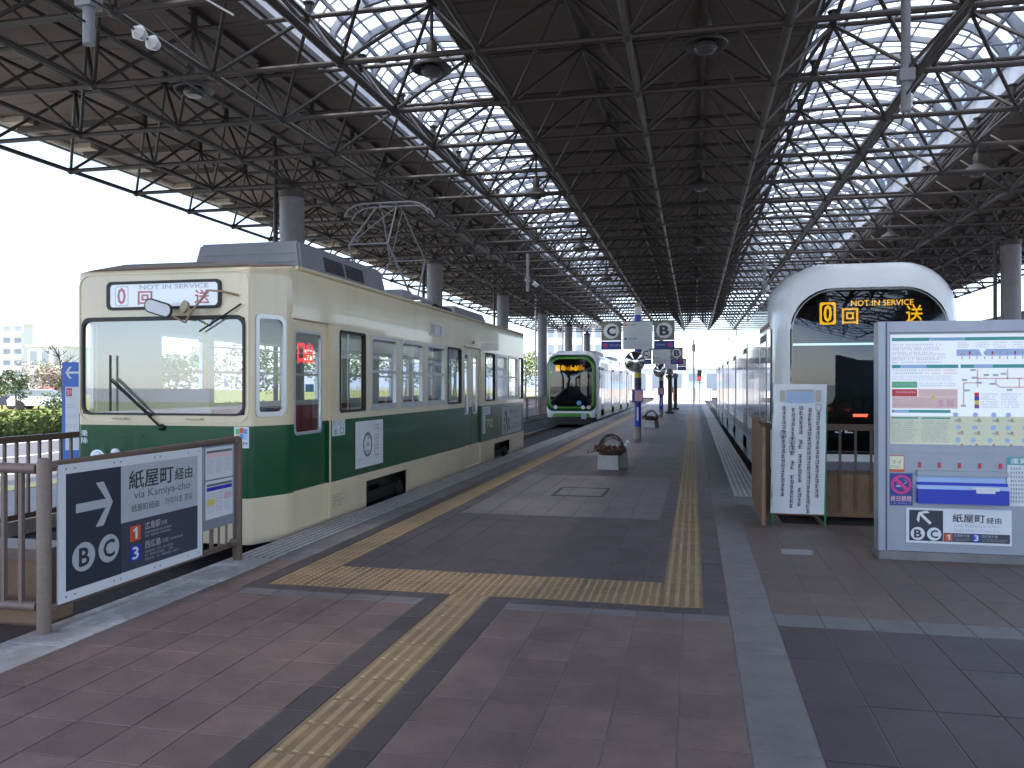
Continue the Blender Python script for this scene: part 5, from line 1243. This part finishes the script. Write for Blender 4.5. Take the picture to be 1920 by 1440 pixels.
for k, (a, z1, z0) in enumerate(((.455, 1.30, .34), (.365, 1.34, .17), (.27, 1.36, .22), (.185, 1.34, .24), (.085, 1.36, .33))):
    z = z1
    while z > z0:
        if r5.random() < .94:
            for q in range(3):
                zz = z - .045 * (q / 2.5); m_.pbox(bn, a + r5.uniform(0, .008), zz - .008, a + .045 - r5.uniform(0, .01), zz, 0, .0008)
            for q in range(2): x_ = a + r5.uniform(.004, .036); m_.pbox(bn, x_, z - .047, x_ + .007, z, .001, .0016)
        z -= .055
for a, b in ((.45, 1.31), (.175, .93), (.175, .83), (.075, 1.0)): m_.ring(bn, [(a, b), (a + .06, b), (a + .06, b + .075), (a, b + .075)], [(a + .005, b + .005), (a + .055, b + .005), (a + .055, b + .07), (a + .005, b + .07)], 0.001, .002)
m_.build('print', ['inkgrey', 'palblue', 'signgrey', 'beige'], BN)
for x, lean in ((.868, .022), (1.452, .015)): MB().tube((x, 9.885, 0), (x + lean, 9.885, 1.615), .012, 8).build('rod', 'metgreen', BN, smooth=40)
# fence and side panel at the head of the right track
F4 = thing('right_fence', 'brown railing closing the right track end behind the banner', 'fence', (3, 10.2, 0))
MB().box(.80, 10.17, 1.07, 5.5, 10.24, 1.14).build('top_rail', 'fence', F4); MB().box(.80, 10.18, .56, 5.5, 10.235, .60).build('middle_rail', 'fence', F4)
MB().box(.80, 10.185, .06, 5.5, 10.225, .56).build('kick_board', 'timber', F4)
k = .98
while k < 5.4: MB().box(k - .013, 10.165, .12, k + .013, 10.185, 1.07).build('bar', 'fence', F4); k += .17
for x in (.84, 5.45): MB().box(x - .04, 10.16, 0, x + .04, 10.245, 1.15).build('post', 'fence', F4)
g = MB(); g.prism(PL((.76, 0, 0), (0, 1, 0), (0, 0, 1)), [(9.6, .02), (11.25, .12), (11.25, 1.18), (10.2, 1.18), (9.6, 1.12)], -.02, .02)
o = g.build('side_panel', 'timber'); tag(o, 'brown board panel beside the white tram at the platform corner', 'panel')
MB().box(.735, 9.6, 1.18, .785, 11.27, 1.21).build('cap_rail', 'fence', o)

# ================================================================== STOP POSTS
def stop_post(Y, label, k):
    x = -1.64; T = thing('stop_sign_post', label, 'sign post', (x, Y, 0), 'stop sign posts on the platform')
    MB().lathe((x, Y, 0), [(.10, 0), (.10, .36)], 16).build('base_sleeve', 'stonebrown', T, smooth=40)
    MB().lathe((x, Y, 0), [(.10, .361), (.10, 3.68)], 18).build('pole', 'blue', T, smooth=40)
    MB().lathe((x, Y, 0), [(.10, 3.681), (.10, 3.92)], 18).build('collar', 'pipe_white', T, smooth=40)
    MB().lathe((x, Y, 0), [(.10, 3.921), (.09, 4.0), (.05, 4.07), (.015, 4.09)], 18).build('cap', 'brass', T, smooth=40)
    pl = PL((x, Y - .12, 0), (1, 0, 0), (0, 0, 1))
    MB().box(x - 1.06, Y - .10, 3.36, x + 1.06, Y - .04, 3.42).build('cross_arm', 'strut', T)
    o = MB().pbox(pl, -.43, 2.66, .44, 3.47, -.06, .01).build('route_panel', 'paper', T); m2 = MB()
    rq = random.Random(40 + k)
    m2.prism(pl, circ(-.35, 3.38, .035, 12), .0102, .012, 1); m2.prism(pl, circ(-.35, 2.97, .035, 12), .0102, .012, 2)
    text_into(m2, '広島駅', pl, -.27, 3.35, -.03, 3.42, .012, 0); scribble(m2, pl, .0, 3.35, .36, 3.42, .012, 2, rq, 3, .5, 1); scribble(m2, pl, -.27, 3.05, .38, 3.31, .012, 4, rq, 3, .4, .8)
    text_into(m2, '西広島', pl, -.27, 2.94, -.03, 3.01, .012, 0); scribble(m2, pl, -.27, 2.70, .38, 2.90, .012, 3, rq, 3, .4, .8); m2.build('print', ['inkgrey', 'orange', 'deepblue', 'signgrey'], o)
    for sx, ch in ((-1, 'C'), (1, 'B')):
        c = sx * .775
        o = MB().pbox(pl, c - .30, 2.92, c + .30, 3.49, -.06, .005).build('letter_panel', 'stonebrown', T); m2 = MB()
        m2.prism(pl, circ(c, 3.205, .232, 32), .0052, .008, 0); text_into(m2, ch, pl, c - .12, 3.07, c + .125, 3.34, .010, 1, .04); m2.build('letter_disc', ['offwhite', 'navy'], o)
        o = MB().pbox(pl, c - .30, 2.65, c + .30, 2.905, -.06, .005).build('notice_strip', 'deepblue', T); m2 = MB()
        m2.prism(pl, circ(c + sx * .18, 2.78, .07, 16), .0052, .007, 0)
        for q in (0, 1): scribble(m2, pl, c - sx * (.02 + q * .16) - .05, 2.74, c - sx * (.02 + q * .16) + .06, 2.83, .007, 1, rq, 1, .6, 1)
        m2.build('print', ['magenta', 'palblue'], o)
    mr_ = MB(); mc = V3((x - .08, Y - .17, 2.30)); rings_ = []
    for kk in (1, .85, .65, .4, .15): rings_.append([(mc.x + .285 * kk * math.cos(t * .19635), mc.y - .09 * (1 - kk * kk), mc.z + .285 * kk * math.sin(t * .19635)) for t in range(32)])
    mr_.loft(rings_, cap1=True); o = MB().ring(PL(mc, (1, 0, 0), (0, 0, 1)), circ(0, 0, .305, 32), circ(0, 0, .28, 32), -.03, .012).build('convex_mirror', 'acgrey', T, smooth=40); mr_.build('mirror_glass', 'mirror', o, smooth=60, fixn=True)
    MB().lathe((x, Y, 0), [(.104, 1.82), (.104, 1.98)], 18).build('yellow_band', 'ylw', T, smooth=40)
    MB().lathe((x, Y, 0), [(.106, 1.50), (.106, 1.80)], 18).build('grey_band', 'slate', T, smooth=40)
    o = MB().box(x - .16, Y - .17, 1.08, x + .16, Y - .11, 1.47).build('notice_case', 'deepblue', T); MB().box(x - .08, Y - .175, 1.13, x + .14, Y - .171, 1.44).build('notice', 'pink', o)
    MB().box(x - .025, Y - .107, .55, x + .025, Y - .102, .95).build('label_strip', 'paper', T)
stop_post(24.6, 'nearest blue sign post with C and B panels and a round mirror on the platform', 0)
stop_post(42.2, 'middle blue sign post with C and B panels farther down the platform', 1)
stop_post(59.5, 'farthest blue sign post with C and B panels near the platform end', 2)
for Y, x, h, lb in ((47.0, -1.35, 2.35, 'dark speaker column standing behind the middle blue sign post'), (54.5, -1.2, 2.2, 'dark pillar clock behind the far planters on the platform')):
    t = thing('slim_pillar', lb, 'pillar', (x, Y, 0)); MB().box(x - .11, Y - .11, .12, x + .11, Y + .11, h).build('shaft', 'strut', t); MB().box(x - .24, Y - .22, 0, x + .24, Y + .22, .12).build('foot', 'node', t); MB().lathe((x, Y - .12, h), [(.16, -.06), (.18, 0), (.16, .05)], 16, axis='-y').build('head', 'acgrey', t, smooth=40)
# planters
def planter(x, Y, label, seed):
    rq = random.Random(seed); T = thing('planter', label, 'planter', (x, Y, 0), 'stone planters with dry vines')
    frust(MB(), x - .20, x + .20, Y, Y + .40, 0, .26, .015, .01).build('stone_block', 'stone', T)
    frust(MB(), x - .02, x + .33, Y + .42, Y + .78, 0, .36, .03, .03).build('rear_block', 'stonebrown', T)
    g_ = MB(); g_.lathe((x + .05, Y + .32, 0), [(.18, .262), (.23, .32), (.235, .36), (.16, .35)], 18); g_.build('basket', 'twig', T, smooth=40)
    g_ = MB()
    for k in range(6):
        w = .21 + rq.uniform(-.04, .04); h_ = .27 + rq.uniform(-.06, .04); yo_ = rq.uniform(-.08, .08); cx = x + .05 + rq.uniform(-.02, .04)
        g_.path([(cx + w * math.cos(t * math.pi / 12), Y + .32 + yo_ * math.sin(t * math.pi / 12 + k), .36 + h_ * math.sin(t * math.pi / 12) + rq.uniform(-.008, .008)) for t in range(13)], .008, 5)
    g_.build('vine_hoop', 'twig', T)
    g_ = MB()
    for k in range(300):
        a = rq.uniform(0, 6.283); r_ = .30 * math.sqrt(rq.random()); c = V3((x + .02 + r_ * math.cos(a) * 1.05, Y + .32 + r_ * math.sin(a) * .8, .375 + rq.uniform(-.05, .05)))
        if k % 9 == 0: c += V3((-.10 - rq.random() * .08, 0, -.05))
        u = V3((rq.uniform(-1, 1), rq.uniform(-1, 1), rq.uniform(-1, 1))).normalized() * .035; v = u.orthogonal().normalized() * .018
        g_.poly([c - u, c + v, c + u, c - v])
    g_.build('dry_leaves', 'dry', T)['kind'] = 'stuff'
    g_ = MB(); g_.lathe((x + .31, Y + .30, .46), [(.01, -.03), (.03, -.02), (.035, .0), (.02, .03)], 8); g_.lathe((x + .35, Y + .34, .50), [(.01, -.03), (.035, -.02), (.045, .0), (.02, .04)], 8); g_.build('white_bloom', 'paper', T, smooth=40)
planter(-1.60, 15.5, 'nearest stone block planter with a hoop of dry brown vines on the paving', 1)
planter(-1.65, 31.2, 'farther stone block planter with dry vines beside the blue sign post', 2)

# ================================================================== SURROUNDINGS
def at(u, d, z=0.0):                      # a spot on the ground d metres off in the direction of column u
    cx = (u - 960) / 1537; return Vector((-_s * d + cx * d * _c, _c * d + cx * d * _s, z))
def leaves(mb, c, rx, ry, rz, n, size, rq, hollow=.55):
    for k in range(n):
        while True:
            p = V3((rq.uniform(-1, 1), rq.uniform(-1, 1), rq.uniform(-1, 1)))
            if hollow < p.length < 1: break
        q = V3((c[0] + p.x * rx, c[1] + p.y * ry, c[2] + p.z * rz))
        u = V3((rq.uniform(-1, 1), rq.uniform(-1, 1), rq.uniform(-.7, .7))).normalized() * size * rq.uniform(.6, 1.3); v = u.orthogonal().normalized() * size * .55
        mb.poly([q - u, q + v, q + u, q - v])
def tree(p, h, w, label, m='leaf', n=900, size=.11, seed=1, bare=False, group='park trees'):
    rq = random.Random(seed); T = thing('tree', label, 'tree', p, group); p = V3(p)
    g_ = MB(); top = p + V3((rq.uniform(-.1, .1) * h, rq.uniform(-.1, .1) * h, h * .86))
    g_.path([p, p.lerp(top, .4) + V3((.05, 0, 0)), top], 0, 7, 0, [h * .022, h * .017, h * .006]); tips = [top]
    for k in range(16 if bare else 9):
        t = rq.uniform(.3, .95); a = rq.uniform(0, 6.283); b0 = p.lerp(top, t); l = w * .55 * (1.15 - t * .6)
        e = b0 + V3((math.cos(a) * l, math.sin(a) * l, l * rq.uniform(.4, 1.0))); mid = b0.lerp(e, .5) + V3((0, 0, -.06 * l))
        g_.path([b0, mid, e], 0, 5, 0, [h * .009, h * .006, h * .002]); tips.append(e); tips.append(mid)
        if bare:
            for q in range(4):
                e2 = mid.lerp(e, rq.random()) + V3((rq.uniform(-1, 1), rq.uniform(-1, 1), rq.uniform(0, 1.2))) * l * .35; g_.path([mid.lerp(e, .3), e2], 0, 4, 0, [h * .004, h * .0015])
    g_.build('trunk', 'bark', T, smooth=50)
    if not bare:
        c_ = MB()
        for e in tips: leaves(c_, e, w * .26 * rq.uniform(.7, 1.2), w * .26 * rq.uniform(.7, 1.2), w * .22 * rq.uniform(.7, 1.3), n // len(tips), size, rq, .2)
        c_.build('crown', m, T)
    return T
# clipped hedge beyond the road
H = thing('hedge', 'long clipped green hedge beyond the road at the left', 'hedge', (-23.6, 40, -.3))
rq = random.Random(77); c_ = MB()
for k in range(15000):
    y = rq.uniform(12, 110); face = rq.random(); 
    if face < .5: x, z = -22.75 + rq.uniform(-.10, .10), rq.uniform(-.18, .56)
    elif face < .9: x, z = rq.uniform(-24.3, -22.7), .55 + rq.uniform(-.07, .09) + .04 * math.sin(y * 2.1)
    else: x, z = rq.uniform(-24.2, -22.8), rq.uniform(-.1, .7)
    if y > 60 and rq.random() < .5: continue
    q = V3((x, y, z)); u = V3((rq.uniform(-1, 1), rq.uniform(-1, 1), rq.uniform(-1, 1))).normalized() * .10; v = u.orthogonal().normalized() * .06
    c_.poly([q - u, q + v, q + u, q - v])
c_.build('foliage', 'leaf2', H)['kind'] = 'stuff'
MB().box(-24.2, 12, -.18, -22.85, 110, .46).build('twig_core', 'leaf', H)
tree(at(30, 44, -.16), 2.7, 1.25, 'slender young evergreen tree on the lawn at the far left', 'leaf', 650, .085, 3)
tree(at(4, 60, -.16), 2.8, 1.3, 'bushy dark evergreen at the left picture edge beside the young tree', 'leaf', 600, .10, 4)
tree(at(72, 60, -.16), 2.7, 3.0, 'pinkish brown leafless looking shrub tree before the white building', 'blossom', 1400, .10, 5)
tree(at(100, 66, -.16), 3.0, 3.0, 'yellowish green broad tree left of the blue stop sign', 'leaf2', 1400, .11, 6)
tree(at(120, 62, -.16), 5.2, 3.0, 'tall bare tree rising behind the blue stop sign', 'leaf', 0, .1, 7, True)
tree(at(112, 46, -.16), 1.1, 1.6, 'low dark round bush on the lawn beside the stop sign', 'leaf', 700, .08, 8)
k = 0
for u, d_, h_ in ((300, 60, 5), (380, 75, 6.5), (470, 66, 6), (545, 80, 7), (620, 72, 6.5), (690, 88, 7.5), (760, 95, 8), (850, 100, 8), (930, 110, 8), (985, 105, 8.5), (1004, 120, 8)):
    tree(at(u, d_, -.16), h_ * .75, h_ * .6, 'round green park tree seen past the cream tram, number %s from the left' % ['one', 'two', 'three', 'four', 'five', 'six', 'seven', 'eight', 'nine', 'ten', 'eleven'][k], ['leaf', 'leaf2'][k % 2], 700, .2, 20 + k); k += 1
# blue stop sign by the road
p = at(130, 13.2); T = thing('bus_stop_sign', 'tall blue stop board with white arrow and red 21 behind the cream tram', 'sign', (p.x, p.y, -.17))
bx = PL((p.x - .14, p.y, 0), (_c, _s, 0), (0, 0, 1))
MB().pbox(bx, 0, -.12, .30, 1.97, -.05, 0).build('board', 'signblue', T)
MB().pbox(bx, .06, .55, .28, 1.57, .0002, .006).build('timetable', 'paper', T); MB().pbox(bx, .075, 1.42, .165, 1.55, .0062, .009).build('route_tile', 'redp', T)
letters(T, '21', bx, .09, 1.45, .15, 1.52, .0095, 'paper', .02)
m_ = MB(); arrow(m_, bx, .17, 1.80, .11, math.pi, .004); m_.build('arrow', 'paper', T)
m_ = MB(); rq = random.Random(9)
for k in range(4): scribble(m_, bx, .075, 1.22 - k * .16, .26, 1.30 - k * .16, .0075, 2, rq, 0, .5, .9)
m_.build('small_print', 'inklight', T)['kind'] = 'stuff'
# buildings
def block(name, label, u0, u1, d_, z1, floors, wm='wallw', bands=True, depth=14, cols=5, z0=-.2):
    a, b = at(u0, d_), at(u1, d_); T = thing(name, label, 'building', (a.x, a.y, z0)); U = (b - a); w = U.length; pl = PL((a.x, a.y, 0), U, (0, 0, 1))
    MB().pbox(pl, 0, z0, w, z1, -depth, 0).build('wall', wm, T)
    MB().pbox(pl, -.3, z1 + .002, w + .3, z1 + .35, -depth - .3, .3).build('roof', 'wallw', T)
    fh = (z1 - z0) / floors
    for f in range(floors):
        zb = z0 + f * fh
        if bands: 
            o_ = MB().pbox(pl, -.05, zb + .02, w + .05, zb + .95, .001, 1.1).build('balcony', 'wallw', T)
        for c in range(cols):
            ww = w / cols; o_ = MB().pbox(pl, c * ww + ww * .15, zb + 1.0, c * ww + ww * .85, zb + fh * .85, .001, .05).build('window', 'alu', T)
            MB().pbox(pl, c * ww + ww * .19, zb + 1.06, c * ww + ww * .81, zb + fh * .82, .051, .06).build('pane', 'pane', o_)
    return T
block('apartment_block', 'pale apartment block with long white balconies at the far left', -60, 44, 200, 16.3, 6, 'wallw', True, 4)
block('white_building', 'low white building with a blue window behind the park trees', 52, 118, 150, 8.6, 2, 'wallw', False, 10, 3)
block('distant_building', 'distant pale block seen between the columns past the cream tram', 1024, 1130, 210, 17, 4, 'wallw', False, 12, 6)
block('terminal_building', 'long low white terminal building beyond the far platform end', 1115, 1420, 118, 4.0, 1, 'wallw', False, 12, 9)
block('park_kiosk', 'small park kiosk with a red awning beyond the lawn', 78, 108, 72, 1.9, 1, 'wallb', False, 3, 2)
a = at(78, 71.8); b = at(108, 71.8); U = b - a; pl = PL(a, U, (0, 0, 1)); o = MB(); o.add([pl(0, 1.5, 0), pl(U.length, 1.5, 0), pl(U.length, 1.2, .8), pl(0, 1.2, .8), pl(0, 1.46, 0), pl(U.length, 1.46, 0), pl(U.length, 1.16, .8), pl(0, 1.16, .8)], [(3, 2, 1, 0), (4, 5, 6, 7), (0, 1, 5, 4), (2, 3, 7, 6), (1, 2, 6, 5), (3, 0, 4, 7)])
tag(o.build('awning', 'awning'), 'faded red awning on the small park kiosk', 'awning')
# hills
def hill(name, u0, u1, d_, z1, seed):
    rq = random.Random(seed); n = 24; g_ = MB(); prev = None
    for k in range(n + 1):
        t = k / n; p_ = at(u0 + (u1 - u0) * t, d_); h_ = z1 * (.35 + .65 * math.sin(math.pi * t) ** .8) * rq.uniform(.9, 1.08); b_ = at(u0 + (u1 - u0) * t, d_ * 1.25)
        cur = (V3((p_.x, p_.y, -1)), V3((p_.x * 1.06, p_.y * 1.06, h_ * .7)), V3((b_.x, b_.y, h_)))
        if prev:
            g_.poly([prev[0], cur[0], cur[1], prev[1]]); g_.poly([prev[1], cur[1], cur[2], prev[2]])
        prev = cur
    struct(g_.build(name, 'hill', smooth=80, weld=True))
hill('hill', 40, 420, 900, 46, 1); hill('hill', 380, 1100, 1000, 34, 2); hill('hill', 1230, 1500, 900, 20, 3); hill('hill', -900, 60, 800, 30, 4)
# far platform end: barrier boards, post, signal, container
for k, (x, w_) in enumerate(((-4.0, 1.6), (-2.2, 2.4), (.2, 1.5), (-8.0, 2.6), (-11, 2.4))):  # brown boards given pale and white colours to imitate distance glare
    g_ = MB(); g_.box(x, 84, .05, x + w_, 84.12, 1.25); o = g_.build('barrier_board', 'pale' if k % 2 else 'wallw'); tag(o, 'brown barrier board standing past the platform end, %s from the left' % ['third', 'fourth', 'fifth', 'second', 'first'][k], 'barrier', 'barrier boards past the platform end')
    for q in (.1, w_ - .16): MB().box(x + q, 84.0, -.03, x + q + .06, 84.16, 1.32).build('post', 'fence', o)
T = thing('tram_signal', 'small tram signal with a red lamp at the far end of the right track', 'signal', (.45, 76, -.03))
MB().tube((.45, 76, -.03), (.45, 76, 2.9), .05, 8).build('pole', 'stonebrown', T); MB().box(.27, 75.85, 2.0, .63, 76.0, 2.95).build('housing', 'black', T); MB().prism(PL((.45, 75.85, 2.2), (1, 0, 0), (0, 0, 1)), circ(0, 0, .15, 16), .001, .03).build('lamp', 'ledred', T)
o = MB().box(-.6, 96, -.03, 1.0, 98, 1.9).build('storage_box', 'palblue'); tag(o, 'pale blue storage box beyond the barrier boards', 'box')  # blue paled so the box colour carries the glare of the distance
MB().box(-.65, 95.95, 1.9, 1.05, 98.05, 2.0).build('lid', 'palblue', o)
for q in range(5): MB().box(-.5 + q * .34, 95.97, .1, -.44 + q * .34, 96.0, 1.8).build('rib', 'palblue', o)
T = thing('reflection_bar', 'thin pale bar imitating a white reflection at the end of the platform', 'mast', (-.05, 70, -.03)); MB().tube((-.05, 70, -.03), (-.05, 70, 5.4), .07, 10).build('pole', 'pipe_white', T, smooth=40); MB().box(-.2, 69.85, 4.4, .1, 70.15, 5.0).build('reflection_block', 'pipe_white', T)  # added bar imitates a white vertical reflection, not a real mast
# right: building across the far side
T = thing('harbour_building', 'white walled building with a deep grey eave beyond the right canopy edge', 'building', (22, 50, -.2))
MB().box(18.6, 36, -.2, 34, 90, 4.55).build('wall', 'wallw', T)
MB().box(16.6, 34.5, 4.6, 35, 92, 5.35).build('eave', 'roofgrey', T)
MB().box(16.5, 34.4, 5.36, 35.1, 92.1, 5.42).build('roof', 'pipe_grey', T)
for k in range(12):
    o = MB().box(18.55, 37.5 + k * 4.2, 1.0, 18.599, 40.6 + k * 4.2, 3.0).build('window', 'alu', T); MB().box(18.53, 37.6 + k * 4.2, 1.08, 18.549, 40.5 + k * 4.2, 2.92).build('pane', 'pane', o)
T = thing('tiled_annex', 'salmon coloured annex building behind the round blue sign', 'building', (26, 40, -.2)); MB().box(21.5, 29.5, -.2, 32, 35.5, 4.3).build('wall', 'roofpink', T); MB().box(21.2, 29.2, 4.31, 32.3, 34.3, 4.55).build('roof', 'roofgrey', T)
# parked cars by the lawn
def car(p, ang, cm, label):
    T = thing('parked_car', label, 'car', p, 'cars parked by the park'); 
    def tr(x, y, z): return (p.x + x * math.cos(ang) - y * math.sin(ang), p.y + x * math.sin(ang) + y * math.cos(ang), p.z + z)
    def sh(prof, hw, nm, m, par=T):
        g_ = MB(); n = len(prof); g_.add([tr(a, -hw, b) for a, b in prof] + [tr(a, hw, b) for a, b in prof], [tuple(range(n)), tuple(range(2 * n - 1, n - 1, -1))] + [(k, n + k, n + (k + 1) % n, (k + 1) % n) for k in range(n)]); return g_.build(nm, m, par, fixn=True)
    sh([(-2.1, .3), (2.1, .3), (2.15, .6), (2.0, .82), (1.1, .92), (-1.9, .95), (-2.15, .7)], .83, 'body', cm)
    sh([(1.05, .92), (.45, 1.38), (-1.3, 1.42), (-1.85, .95)], .74, 'cabin', 'pane')
    sh([(.4, 1.381), (-1.25, 1.421), (-1.2, 1.46), (.3, 1.42)], .72, 'roof', cm)
    for x in (-1.3, 1.3):
        for y in (-.8, .8): MB().tube(tr(x, y - .1, .31), tr(x, y + .1, .31), .31, 14).build('wheel', 'rubber', T, smooth=40)
car(at(84, 58, -.14), .4, 'white', 'small white car parked by the park lawn at left'); car(at(66, 60, -.14), .4, 'slate', 'small dark car parked left of the white car')
